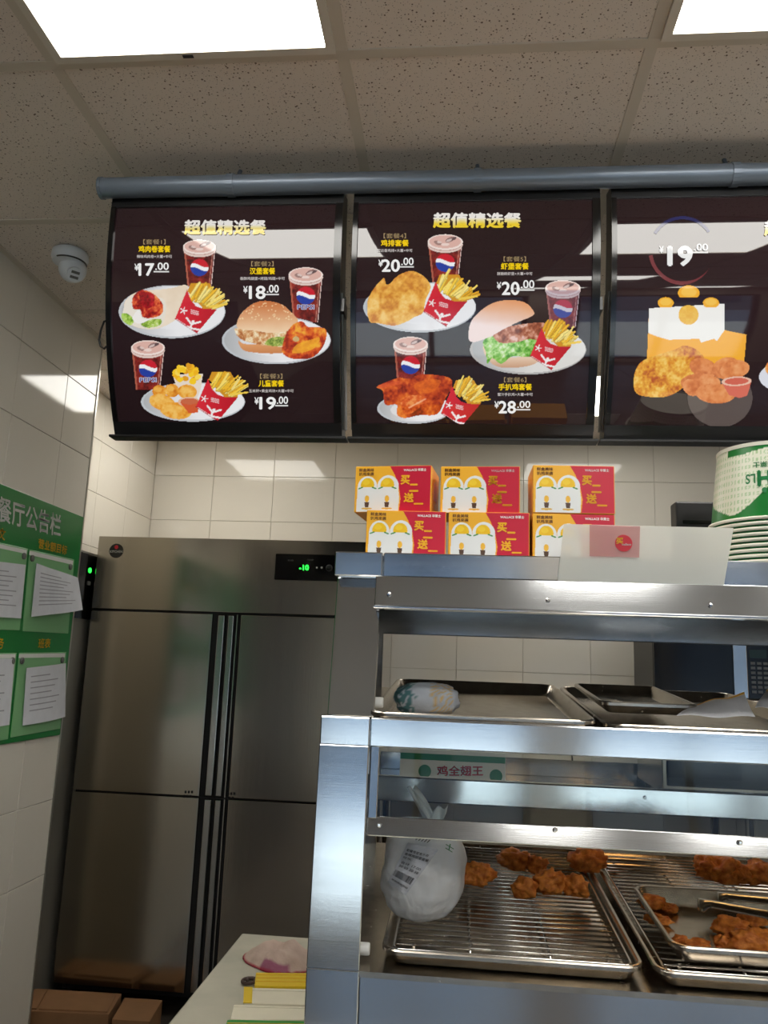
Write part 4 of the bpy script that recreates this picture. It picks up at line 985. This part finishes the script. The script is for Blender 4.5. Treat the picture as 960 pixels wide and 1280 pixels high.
# ------------------------------------------------------------------ plastic bag with a receipt, on the left rack
def mat_bag():
    m = bpy.data.materials.new('bag_film'); m.use_nodes = True; nt = m.node_tree; N = nt.nodes; L = nt.links; N.clear()
    out = N.new('ShaderNodeOutputMaterial'); tc = N.new('ShaderNodeTexCoord'); nz = N.new('ShaderNodeTexNoise'); nz.inputs['Scale'].default_value = 16; nz.inputs['Detail'].default_value = 2; nz.inputs['Distortion'].default_value = 1.2
    L.new(tc.outputs['Object'], nz.inputs['Vector'])
    bp = N.new('ShaderNodeBump'); bp.inputs['Strength'].default_value = 0.5; bp.inputs['Distance'].default_value = 0.010; L.new(nz.outputs['Fac'], bp.inputs['Height'])
    p = N.new('ShaderNodeBsdfPrincipled'); p.inputs['Base Color'].default_value = lin((246, 247, 248)); p.inputs['Roughness'].default_value = 0.3
    tl = N.new('ShaderNodeBsdfTranslucent'); tl.inputs[0].default_value = lin((240, 242, 242))
    L.new(bp.outputs[0], p.inputs['Normal']); L.new(bp.outputs[0], tl.inputs['Normal'])
    mx = N.new('ShaderNodeMixShader'); mx.inputs[0].default_value = 0.3; L.new(p.outputs[0], mx.inputs[1]); L.new(tl.outputs[0], mx.inputs[2]); L.new(mx.outputs[0], out.inputs[0])
    return m
M_bag = mat_bag()
BGY = 1.49; zb_ = ZR+SB*(BGY-1.363)+0.003
bc_ = Vector((ony(525, 1110, BGY)[0], BGY, zb_))
bagt = thing('plastic_bag', 'knotted white plastic takeaway bag with a receipt, on the left rack', 'bag', bc_)
BP = [(0.0, 0.30), (0.05, 0.60), (0.14, 0.82), (0.28, 0.97), (0.42, 1.0), (0.58, 0.98), (0.72, 0.93), (0.83, 0.86), (0.92, 0.62), (1.0, 0.16)]
def bag_pt(u, v):
    h = np.interp(v, [p[0] for p in BP], [p[0] for p in BP]); r = np.interp(v, [p[0] for p in BP], [p[1] for p in BP])
    a = 2*math.pi*u; d = Vector((math.cos(a), math.sin(a), v*2.2))
    k = 1+0.13*noise.noise(d*1.7+Vector((3, 1, 2)))+0.05*noise.noise(d*4)+0.05*(1-abs(noise.noise(Vector((d.x*3.5, d.y*3.5, v*1.4)))*2))*(0.35+v)
    return bc_+Vector((0.069*r*k*math.cos(a)+0.008*v, 0.058*r*k*math.sin(a), 0.166*h))
bagm = MB().grid(bag_pt, 64, 40, True); nb_ = len(bagm.v)
bagm.f.append(tuple(range(64))[::-1]); bagm.f.append(tuple(range(nb_-64, nb_)))
bagb = obj('bag_body', bagm, M_bag, bagt, smooth=True)
top = bc_+Vector((0.008, 0, 0.19))
def ear(p0, p1, p2, w0, w1, tw):
    A, B, C = Vector(p0), Vector(p1), Vector(p2)
    def fn(u, v):
        p = A*(1-v)**2+B*2*v*(1-v)+C*v*v; w = w0+(w1-w0)*v+0.008*math.sin(3.0*v)
        return p+Vector((1, tw*math.sin(3*v), 0.25))*(w*(u-0.5))+Vector((0, 0.006*math.sin(9*u+4*v), 0.004*math.sin(7*u)))
    return fn
e1 = [ony(541, 1038, BGY), ony(533, 1010, BGY), ony(514, 984, BGY)]; e2 = [ony(540, 1036, BGY), ony(546, 1022, BGY), ony(552, 1009, BGY)]
obj('bag_ear', MB().sheet(ear(e1[0], e1[1], e1[2], 0.012, 0.012, 0.3), 8, 14, 0.0015, (0, 1, 0)), M_bag, bagt, smooth=True)
obj('bag_ear', MB().sheet(ear(e2[0], e2[1], e2[2], 0.022, 0.022, -0.3), 8, 10, 0.0015, (0, 1, 0)), M_bag, bagt, smooth=True)
e3 = [ony(524, 1040, BGY), ony(508, 1022, BGY), ony(492, 1026, BGY)]
obj('bag_ear', MB().sheet(ear(e3[0], e3[1], e3[2], 0.05, 0.03, 0.2), 8, 10, 0.0015, (0, 1, 0)), M_bag, bagt, smooth=True)
bvh = BVHTree.FromPolygons([Vector(p) for p in bagm.v], bagm.f)
def on_bag(x, y, off):
    d = Vector(ray(x, y)).normalized(); h = bvh.ray_cast(Vector((0, 0, 0)), d)
    p = h[0] if h[0] is not None else d*(BGY/d.y)
    return p-d*off
RC = [(510, 1053), (548, 1062), (507, 1119), (484, 1103)]      # receipt outline
def rc_fn(off): 
    a = [np.array(p, float) for p in RC]
    return lambda u, v: on_bag(*((a[3]*(1-u)+a[2]*u)*(1-v)+(a[0]*(1-u)+a[1]*u)*v), off)
rc = obj('receipt', MB().sheet(rc_fn(0.004), 14, 18, 0.0006, (0, -1, 0)), M_paper, bagt)
f5 = rc_fn(0.0052)
def sub(fn, u0, u1, v0, v1): return lambda u, v: fn(u0+(u1-u0)*u, v0+(v1-v0)*v)
for v0, v1, u0, u1, s_ in ((0.80, 0.86, 0.08, 0.85, '取餐号堂食外带'), (0.71, 0.77, 0.08, 0.95, '香辣鸡腿堡套餐'), (0.63, 0.68, 0.08, 0.4, '可乐'), (0.51, 0.57, 0.1, 0.9, '合计 17.00'), (0.43, 0.48, 0.1, 0.9, '20 03 20 38'), (0.10, 0.14, 0.1, 0.9, '谢谢惠顾欢迎')):
    text_on('receipt_line', s_, sub(f5, u0, u1, v0, v1), M_txt_black, rc, 0.01)
bars = MB(); rs = random.Random(2); u = 0.06
while u < 0.92:
    w_ = rs.choice([0.012, 0.02, 0.035]); g = sub(f5, u, u+w_, 0.20, 0.34); bars.add([g(0, 0), g(1, 0), g(1, 1), g(0, 1)], [(0, 1, 2, 3)]); u += w_+rs.choice([0.014, 0.024])
obj('barcode', bars, M_txt_black, rc, recalc=False)
for pp, s_, m_ in (([(558, 1052), (568, 1058), (566, 1066), (556, 1060)], '士', M_txt_green), ([(520, 1046), (538, 1050), (537, 1054), (519, 1050)], '/////', M_txt_black)):
    a = [np.array(p, float) for p in pp]
    text_on('bag_print', s_, lambda u, v: on_bag(*((a[3]*(1-u)+a[2]*u)*(1-v)+(a[0]*(1-u)+a[1]*u)*v), 0.0012), m_, bagb, 0.01)

# ------------------------------------------------------------------ wrapped burger on the upper tray, paper wrappers
WY = 1.56; wbz = ZU-0.0245+SU*(WY-1.392)
wc = Vector((ony(533, 870, WY)[0], WY, wbz))
wm = MB(); wcol = []
def wrap_pt(u, v):
    a = 2*math.pi*u; b = math.pi*v; d = Vector((math.cos(b), math.sin(b)*math.cos(a), math.sin(b)*math.sin(a)))
    k = 1+0.10*noise.noise(d*2.2+Vector((5, 2, 1)))+0.05*noise.noise(d*6)+0.03*abs(noise.noise(d*13))
    sg = lambda t, e: math.copysign(abs(t)**e, t)
    return wc+Vector((0.060*k*sg(d.x, 0.75), 0.048*k*sg(d.y, 0.8), 0.030+max(-0.0295, 0.031*k*sg(d.z, 0.8))))
wm.grid(wrap_pt, 56, 40, True)
for p in wm.v:
    x = (p[0]-wc.x)/0.06; y = (p[2]-wc.z)/0.06; n = noise.noise(Vector(p)*60); n2 = noise.noise(Vector(p)*120+Vector((9, 0, 0)))
    c = np.array([206, 212, 222])+14*n
    if x < -0.35+0.3*n and n2 > -0.05-0.4*(-0.35-x): c = c*0.35+np.array([20, 92, 96])*0.65
    if 0.15+0.2*n < x < 0.85 and (math.sin(70*(x*0.5+y))+n2*1.5) > 0.3: c = c*0.4+np.array([232, 176, 66])*0.6
    wcol.append(c)
o = obj('wrapped_burger', wm, mat_vc('burger_wrap', 0.45, bump=0.5), smooth=True, loc=wc, colors=wcol)
tag(o, 'burger wrapped in white paper printed green and yellow, on the upper tray', 'burger')
def wrapper(label, P, rise):
    A = [Vector(ony(x, y, Y)) for x, y, Y in P]
    def fn(u, v):
        p = (A[0]*(1-u)+A[1]*u)*(1-v)+(A[3]*(1-u)+A[2]*u)*v
        return p+Vector((0, 0, rise*math.sin(math.pi*u)*math.sin(math.pi*v)+0.002*math.sin(9*u+5*v)))
    t = thing('paper_wrapper', label, 'paper', tuple(A[0]), 'paper wrappers in the upper tray')
    obj('sheet', MB().sheet(fn, 12, 10, 0.0012, (0, -0.3, 1)), M_paper, t)
    e = MB().sheet(lambda u, v: fn(u, 0.93+0.07*v)+Vector((0, -0.0006, 0.0012)), 12, 3, 0.0006, (0, -0.3, 1)); obj('yellow_edge', e, M_txt_yellow, t)
wrapper('white paper wrapper standing in the upper right tray', [(846, 894, 1.46), (944, 896, 1.46), (930, 867, 1.60), (872, 880, 1.60)], 0.004)
wrapper('yellow edged paper wrapper at the right edge of the upper tray', [(944, 884, 1.62), (990, 886, 1.62), (985, 850, 1.75), (958, 862, 1.75)], 0.004)

# ------------------------------------------------------------------ promotion cartons on the cabinet top
BW, BH, BD = 0.152, 0.0925, 0.10
ctop = 0.200
def box_art():
    cv = Canvas(0, 0, 105, 63, 0.55); cv.m[:] = True; cv.rgb[:] = (240, 178, 44)
    cv.fill(cv.poly([(48, 0), (105, 0), (105, 63), (62, 63), (64, 45), (61, 28), (55, 12)], 0), (198, 24, 56))
    white = cv.ell(17, 28, 13.5, 14.5) | cv.ell(46, 28, 15, 15.5) | cv.poly([(2.5, 63), (3, 28), (30, 30), (33, 26), (60, 26), (62, 45), (61, 63)])
    cv.fill(white & (cv.X < 62), (228, 230, 230))
    for cx in (17, 45):       # plain yellow domes and small cups stand in for the cartoon figures
        cv.fill(cv.ell(cx, 26, 9.5, 10) & (cv.Y < 29), (238, 192, 24)); cv.fill(cv.ell(cx-2, 22, 5, 4), (246, 212, 60), 0.7)
        cv.fill(cv.seg((cx-12, 31), (cx-7, 29), 1.8), (60, 140, 70)); cv.fill(cv.seg((cx+12, 31), (cx+7, 29), 1.8), (60, 140, 70))
        cv.fill(cv.ell(cx, 45, 3.2, 4.6), (240, 186, 60)); cv.fill(cv.poly([(cx-3.4, 50), (cx+3.4, 50), (cx+2.4, 57), (cx-2.4, 57)]), (84, 60, 44)); cv.fill(cv.ell(cx, 58.6, 7.5, 1.4), (220, 176, 70))
    return cv
ART = box_art()
M_carton = mat('orange_carton', (232, 160, 44), 0.4, var=0.05)
def make_box():
    t = thing('promotion_carton', 'x', 'carton', (0, 0, 0), 'promotion cartons on the display cabinet')
    bd_ = obj('carton_body', MB().box(-BW/2, BW/2, 0, BD, 0, BH), M_carton, t, bevel=0.001, segs=1)
    f = lambda x, y: np.stack([-BW/2+0.001+(BW-0.002)*x/105, np.full_like(x, -0.0008), BH-0.001-(BH-0.002)*y/63], 1)
    mb, c = ART.mesh(f); fp = obj('front_print', mb, M_flat, t, recalc=False, colors=c)
    P = lambda x0, y0, x1, y1: quad_fn(*[(-BW/2+BW*x/105, -0.0014, BH-BH*y/63) for x, y in ((x0, y0), (x1, y0), (x1, y1), (x0, y1))])
    for s_, q, m_, b in (('买', (63, 13, 76, 26), 'y', 0.05), ('二', (75, 25, 88, 36), 'y', 0.05), ('送', (68, 37, 82, 50), 'y', 0.05), ('一', (82, 51, 95, 53.2), 'y', 0.05),
                         ('鲜盒美味', (5, 3, 26, 7.6), 'b', 0.03), ('扒鸡来袭', (5, 8.6, 26, 13.2), 'b', 0.03), ('WALLACE 华莱士', (67, 4, 98, 8), 'w', 0.04)):
        text_on('carton_lettering', s_, P(*q), {'y': M_txt_yellow, 'b': mat_brown, 'w': M_txt_white}[m_], fp, b)
    obj('side_label', MB().box(BW/2+0.0002, BW/2+0.0009, 0.03, 0.07, 0.03, 0.065), M_pink, t)
    return t
mat_brown = mat('brown_lettering', (110, 64, 20), 0.5)
bx0 = make_box()
SP = [(507.5, 1.500, 0, 0.02, 'promotion carton at the left of the bottom row on the display cabinet'),
      (611, 1.500, 0, -0.02, 'promotion carton in the middle of the bottom row on the display cabinet'),
      (717, 1.500, 0, 0.015, 'promotion carton at the right of the bottom row, partly behind the hazy sheet'),
      (491, 1.52, 1, -0.12, 'promotion carton turned to show its orange side, left of the top row'),
      (600, 1.515, 1, -0.05, 'lowest promotion carton of the top row, in the middle'),
      (717, 1.500, 1, 0.01, 'promotion carton in the top row on the right, stacked squarely')]
for k, (px, Y, lvl, rz, lab) in enumerate(SP):
    o = bx0 if k == 0 else copy_tree(bx0)
    p = ony(px, 660 if lvl == 0 else 606, Y)
    o.location = (p[0], Y, ctop+lvl*(BH+0.0008)); o.rotation_euler = (0, 0, rz); o['label'] = lab

# ------------------------------------------------------------------ stack of paper buckets, upside down
CX, CY_ = 0.575, 1.53
M_cupw = mat('bucket_paper', (226, 226, 210), 0.4)
def bucket(z_rim, label, full):
    t = thing('paper_bucket', label, 'paper bucket', (CX, CY_, z_rim), 'nested paper buckets on the display cabinet')
    H = 0.141; RB, RT = 0.103, 0.087
    if full:
        nu, nv = 300, 70; mb = MB(); cols = []
        for j in range(nv):
            v = j/(nv-1); r = RB+(RT-RB)*v
            for i in range(nu):
                a = 2*math.pi*i/nu; mb.v.append((CX+r*math.cos(a), CY_+r*math.sin(a), z_rim+0.004+H*v))
                b = (a % math.pi)-math.pi         # the wave repeats twice around; -pi is the left edge, -pi/2 faces the customers
                tt = min(1, max(0, (b+2.6)/1.25)); lo = 0.06+0.62*tt*tt*(3-2*tt) if b > -2.6 else 0.06+0.16*(-2.6-b)/0.54
                if b > -0.9: lo = 0.68-0.46*(b+0.9)/0.9
                hi = 0.86+0.10*min(1, max(0, (b+2.4)/0.8)) if -2.75 < b < -0.5 else 1.0
                c = (226, 228, 208)
                gx, gy = (a*14) % 1.0, (v*11) % 1.0
                if abs(gx-0.5) < 0.22 and abs(gy-0.5) < 0.28 and (abs(gx-0.5)*1.2 < 0.1 or abs(abs(gx-0.5)-abs(gy-0.5)) < 0.10): c = (170, 200, 150)
                if v < lo or hi < v < 0.975: c = (12, 118, 44)
                if v >= 0.975: c = (222, 222, 206)
                cols.append(c)
        mb.f = [(j*nu+i, j*nu+(i+1) % nu, (j+1)*nu+(i+1) % nu, (j+1)*nu+i) for j in range(nv-1) for i in range(nu)]
        sd = obj('bucket_wall', mb, M_flat, t, smooth=True, recalc=False, colors=cols)
        auto_smooth(obj('bucket_base', MB().lathe([(RT+0.0015, 0), (RT+0.0015, 0.007), (RT-0.002, 0.007), (RT-0.003, 0.002), (0.002, 0.002)], (CX, CY_, z_rim+H-0.002), 64), M_cupw, t), 0.6)
        def cyl(a0, a1, v0, v1):
            # lettering stands on its head: u runs right to left, v downward
            def fn(u, v):
                a = a1+(a0-a1)*u; vv = v1+(v0-v1)*v; r = RB+(RT-RB)*vv+0.0007
                return Vector((CX+r*math.cos(a), CY_+r*math.sin(a), z_rim+0.004+H*vv))
            return fn
        fr_ = -math.pi/2-0.36
        for s_, da0, da1, v0, v1, b in (('LS', -0.39, -0.21, 0.45, 0.58, 0.02), ('H', -0.18, 0.06, 0.40, 0.62, 0.05), ('CN', 0.09, 0.40, 0.48, 0.60, 0.03), ('华莱士', -0.25, 0.14, 0.655, 0.735, 0.02)):
            text_on('bucket_lettering', s_, cyl(fr_+da0, fr_+da1, v0, v1), M_txt_green, sd, b)
        a_ = fr_-0.06; r_ = RB+(RT-RB)*0.35+0.0005; obj('emblem_dot', MB().lathe([(0.005, 0), (0.005, -0.0008)], (CX+r_*math.cos(a_), CY_+r_*math.sin(a_), z_rim+0.004+H*0.35), 14, 'y'), M_txt_green, sd)
    else:
        auto_smooth(obj('bucket_wall', MB().lathe([(RB, 0.002), (RB-0.0010, 0.010)], (CX, CY_, z_rim), 64, cap=False), M_txt_green, t), 0.6)
    obj('rolled_rim', MB().tube([(CX+(RB+0.003)*math.cos(a), CY_+(RB+0.003)*math.sin(a), z_rim+0.0032) for a in np.linspace(0, 2*math.pi, 72, endpoint=False)], 0.0032, 8, True), M_cupw, t, smooth=True)
NR = 8; dz = (0.277-0.200)/NR
bucket(0.277, 'green and white paper bucket standing upside down, topmost of its stack', True)
ORD = ['lowest', 'eighth', 'seventh', 'sixth', 'fifth', 'fourth', 'third', 'second']
for k in range(NR): bucket(0.200+dz*k, ('lowest paper bucket of the nested stack, its rim on the cabinet top' if k == 0 else '%s paper bucket from the top of the nested stack, only its rim showing' % ORD[k]), False)

# sheet with reflected ceiling light put into its milky colour; red round sticker
ac = thing('haze_sheet', 'clear acrylic sheet with reflected light haze in its colour and a red round sticker, at the cabinet top edge', 'sign', (0.31, 1.412, 0.153))
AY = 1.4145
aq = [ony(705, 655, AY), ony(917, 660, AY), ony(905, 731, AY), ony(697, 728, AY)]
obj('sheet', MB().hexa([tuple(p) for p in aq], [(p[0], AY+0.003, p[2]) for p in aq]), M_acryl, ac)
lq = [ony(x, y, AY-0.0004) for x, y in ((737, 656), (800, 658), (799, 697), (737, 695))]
M_pinkf = mat_glass('pink_haze', tint=(0.97, 0.84, 0.84), haze=0.35, hazergb=(248, 206, 206))
obj('pink_haze', MB().hexa([tuple(p) for p in lq], [(p[0], AY-0.0008, p[2]) for p in lq]), M_pinkf, ac)  # carton's red seen through the haze, put in as a pink layer
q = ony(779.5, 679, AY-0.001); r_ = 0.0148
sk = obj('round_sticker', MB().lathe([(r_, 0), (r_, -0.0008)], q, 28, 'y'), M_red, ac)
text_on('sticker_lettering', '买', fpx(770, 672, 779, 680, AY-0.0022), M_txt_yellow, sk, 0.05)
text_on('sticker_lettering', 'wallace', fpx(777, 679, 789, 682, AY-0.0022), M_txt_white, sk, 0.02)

# black till printer behind the buckets
tp = thing('receipt_printer', 'black receipt printer on the cabinet top, half hidden by the paper buckets', 'printer', (0.56, 1.82, 0.2))
obj('casing', MB().box(0.476, 0.64, 1.80, 1.848, 0.2, 0.384), M_black, tp, bevel=0.004)
obj('paper_slot', MB().box(0.49, 0.62, 1.797, 1.801, 0.335, 0.341), M_gblack, tp)

# ================================================================== BACK COUNTER, OVEN, MICROWAVE, CARTON
bk = thing('back_counter', 'steel work counter along the tiled back wall', 'counter', (1.6, 3.85, FLOOR))
obj('worktop', MB().box(-0.375, 3.6, 3.52, YB-0.006, -0.545, -0.50), M_steel, bk, bevel=0.003)
obj('backsplash', MB().box(-0.375, 3.6, YB-0.02, YB-0.001, -0.50, -0.42), M_steel, bk, bevel=0.002)
for x in (-0.33, 1.2, 3.5):
    for y in (3.58, 4.05): obj('leg', MB().tube([(x, y, FLOOR), (x, y, -0.545)], 0.02, 12), M_steel, bk)
obj('undershelf', MB().box(-0.35, 3.55, 3.56, 4.1, -1.15, -1.12), M_steel, bk)
ov = thing('countertop_oven', 'dark steel countertop oven under the microwave on the back counter', 'oven', (1.12, 3.85, -0.5))
obj('casing', MB().box(0.86, 1.42, 3.60, 4.08, -0.48, -0.088), M_fridge, ov, bevel=0.004)
obj('door', MB().box(0.88, 1.30, 3.588, 3.60, -0.45, -0.11), M_gblack, ov, bevel=0.003)
obj('handle', MB().tube([(0.92, 3.565, -0.14), (1.26, 3.565, -0.14)], 0.008, 10), M_handle, ov)
for x in (0.9, 1.38):
    for y in (3.64, 4.04): obj('foot', MB().lathe([(0.015, 0), (0.015, 0.02)], (x, y, -0.5), 10), M_black, ov)
MY = 3.62
mw = thing('microwave', 'black microwave with a steel door strip, seen through the upper shelf', 'microwave', (1.1, 3.85, -0.088))
mp = lambda x, y: ony(x, y, MY)
xa, xb, xc, xd = mp(817, 830)[0], mp(916, 830)[0], mp(933.5, 830)[0], mp(957, 830)[0]
obj('casing', MB().box(xa, xd+0.02, MY+0.012, MY+0.40, -0.086, 0.215), M_black, mw, bevel=0.005)
dr = obj('door', MB().box(xa+0.002, xb, MY, MY+0.012, -0.082, 0.211), M_gblack, mw, bevel=0.002)
obj('door_strip', MB().box(xb, xc, MY-0.006, MY+0.012, -0.082, 0.211), M_steel, mw, bevel=0.003)
cpl = obj('keypad', MB().box(xc+0.001, xd+0.018, MY, MY+0.012, -0.082, 0.211), M_gblack, mw, bevel=0.002)
obj('display', MB().box(xc+0.012, xd+0.006, MY-0.0012, MY, 0.09, 0.125), mat('dim_display', (20, 46, 44), 0.2), cpl)
kb = None
for i in range(3):
    for j in range(7):
        x = xc+0.016+0.026*i; z = 0.062-0.02*j
        if kb is None: kb = ko = obj('key', MB().box(x, x+0.018, MY-0.0018, MY, z, z+0.011), mat('key_grey', (92, 96, 98), 0.5), cpl)
        else: ko = kb.copy(); COL.objects.link(ko); ko.parent = cpl; ko.location = (0.026*i, 0, -0.02*j)
for x in (xa+0.04, xd-0.03):
    for y in (MY+0.05, MY+0.34): obj('foot', MB().lathe([(0.012, 0), (0.012, 0.003)], (x, y, -0.0885), 10), M_black, mw)
KY = 3.70
kc = thing('food_carton', 'white food carton with green bands and red writing, behind the cabinet glass', 'carton', (0, KY+0.1, -0.5))
kx0, kx1 = ony(500, 950, KY)[0], ony(632, 955, KY)[0]; kzt = ony(560, 938, KY)[2]
kbd = obj('carton_body', MB().box(kx0, kx1, KY, KY+0.25, -0.5, kzt), mat('carton_white', (206, 206, 196), 0.6), kc, bevel=0.002)
M_kg = mat('carton_green', (26, 110, 64), 0.6)
obj('green_band', MB().box(kx0+0.001, kx1-0.001, KY-0.001, KY, kzt-0.045, kzt-0.018), M_kg, kbd)
for x in (531, 620): obj('green_seal', MB().lathe([(0.028, 0), (0.028, -0.0012)], ony(x, 964 if x < 600 else 970, KY), 24, 'y'), M_kg, kbd)
text_on('carton_lettering', '鸡全翅王', fpx(546, 957, 604, 970, KY-0.0012), M_red, kbd, 0.03)
tag(obj('wall_cable', MB().tube([ony(x, y, 4.13) for x, y in ((714, 925), (715.5, 950), (718, 968), (722, 985))], 0.004, 8), M_black, loc=ony(718, 960, 4.13), smooth=True), 'thin black cord hanging on the back wall, behind the cabinet glass', 'cable')

# ================================================================== ON THE MARBLE COUNTER, LEFT OF THE CABINET
cz = lambda x, y, dz=0.0: Vector(onz(x, y, CT+dz))
M_yel = mat('yellow_pack', (232, 196, 22), 0.5, var=0.05); M_cream = mat('cream_pack', (232, 224, 200), 0.6, var=0.04, scale=20); M_grn = mat('green_pack', (30, 140, 40), 0.5)
def pack(name, label, px, h, m, edge=None, dz=0.0):
    a = [cz(x, y, dz+h) for x, y in px]; c = sum(a, Vector())/4
    t = thing(name, label, 'packaging', (c.x, c.y, CT+dz), 'packaging beside the cabinet')
    obj('pack', MB().hexa([(p.x, p.y, CT+dz+0.0005) for p in a], [(p.x, p.y, CT+dz+h) for p in a]), m, t, bevel=0.003)
    if edge:
        b = [a[0], a[0].lerp(a[1], 0.12), a[3].lerp(a[2], 0.12), a[3]]
        obj('printed_edge', MB().hexa([(p.x, p.y, CT+dz+h+0.0002) for p in b], [(p.x, p.y, CT+dz+h+0.001) for p in b]), edge, t)
    for k in range(3 if m is M_yel else 1):
        v0 = 0.2+0.25*k; s_ = a[0].lerp(a[3], v0); e_ = a[1].lerp(a[2], v0)
        obj('fold_line', MB().tube([(s_.x+0.002, s_.y, CT+dz+h+0.0004), (e_.x-0.002, e_.y, CT+dz+h+0.0004)], 0.0006, 4), M_cream if m is M_cream else M_txt_yellow, t)
pack('burger_sleeve_pack', 'flat yellow packaging stack lying behind the cream packs on the counter', [(320, 1215), (392, 1216), (392, 1233), (318, 1232)], 0.02, M_yel)
pack('burger_sleeve_pack', 'cream paper pack with a yellow edge on the counter', [(305, 1234), (394, 1236), (394, 1256), (304, 1254)], 0.03, M_cream, M_yel)
pack('burger_sleeve_pack', 'plain cream paper pack nearest the green one on the counter', [(292, 1255), (394, 1258), (394, 1275), (288, 1274)], 0.04, M_cream)
pack('green_sleeve_pack', 'bright green pack at the bottom edge beside the cabinet', [(284, 1274), (394, 1276), (394, 1300), (276, 1300)], 0.05, M_grn)
# crumpled towel with a pink hem
TC = cz(353, 1203); tw = MB(); tcol = []
def towel_pt(u, v):
    a = 2*math.pi*u; r = v
    ol = 1+0.22*math.cos(2*a+0.4)+0.10*math.sin(3*a); x = 0.075*ol*r*math.cos(a); y = 0.085*ol*r*math.sin(a)
    h = 0.036*(1-r**2.2)*(1+0.5*noise.noise(Vector((x, y, 0))*30))+0.006*abs(noise.noise(Vector((x, y, 3))*55))
    return Vector((TC.x+x, TC.y+y, CT+0.001+max(0, h)))
tw.grid(towel_pt, 48, 16, True)
for j in range(16):
    for i in range(48):
        n = noise.noise(Vector(tw.v[j*48+i])*40); c = np.array([198, 174, 160])+20*n
        if j == 15: c = np.array([206, 48, 84])
        if 30 < i < 40 and 11 < j < 15: c = c*0.4+np.array([130, 40, 90])*0.6
        tcol.append(c)
n0 = len(tw.v); tw.f.append(tuple(range(n0-48, n0)))
tag(obj('kitchen_towel', tw, mat_vc('towel_cloth', 0.9, bump=0.6), loc=TC, smooth=True, colors=tcol), 'crumpled pale kitchen towel with a pink hem on the marble counter', 'towel')
q = cz(312, 1230); rb = thing('rubber_band', 'small coiled brown band beside the yellow pack on the counter', 'band', q)
obj('coil', MB().tube([(q.x+(0.02-0.0007*k)*math.cos(0.5*k), q.y+(0.022-0.0008*k)*math.sin(0.5*k), CT+0.004+0.0002*k) for k in range(22)], 0.0035, 6), mat('band_brown', (74, 54, 46), 0.6), rb, smooth=True)

# ================================================================== FLATTENED CARDBOARD IN FRONT OF THE FRIDGE
cbh = -1.285
def cb(name, label, px, z, h, extra=None):
    a = [onz(x, y, z) for x, y in px]
    t = thing(name, label, 'cardboard', (a[0][0], a[0][1], z-h), 'cardboard on the floor by the fridge')
    obj('panel', MB().hexa([(p[0], p[1], z-h) for p in a], [(p[0], p[1], z) for p in a]), M_card, t, bevel=0.001, segs=1)
    if extra: extra(t, a, z)
    return t
def flaps(t, a, z):
    f = lambda u, v: Vector(a[3])*(1-u)*(1-v)+Vector(a[2])*u*(1-v)+Vector(a[1])*u*v+Vector(a[0])*(1-u)*v
    for u0, u1 in ((0.02, 0.33), (0.35, 0.98)):
        pp = [f(u0, 0.05), f(u1, 0.05), f(u1-0.02, 0.9), f(u0+0.02, 0.9)]
        obj('flap', MB().hexa([(p.x, p.y, z+0.0005) for p in pp], [(p.x, p.y, z+0.006) for p in pp]), M_card, t, bevel=0.001, segs=1)
cb('cardboard_box', 'low flattened cardboard box with folded flaps on the floor before the fridge', [(20, 1234), (152, 1242), (136, 1268), (0, 1262)], cbh, 0.13, flaps)
cb('cardboard_sheet', 'torn cardboard sheet on the floor at the foot of the fridge handles', [(156, 1247), (203, 1250), (187, 1277), (140, 1274)], cbh-0.004, 0.125)

# ================================================================== everything so far is measured from eye height: set it on the floor
for o in SC.objects:
    if o.parent is None and o is not cam: o.location.z += ZC
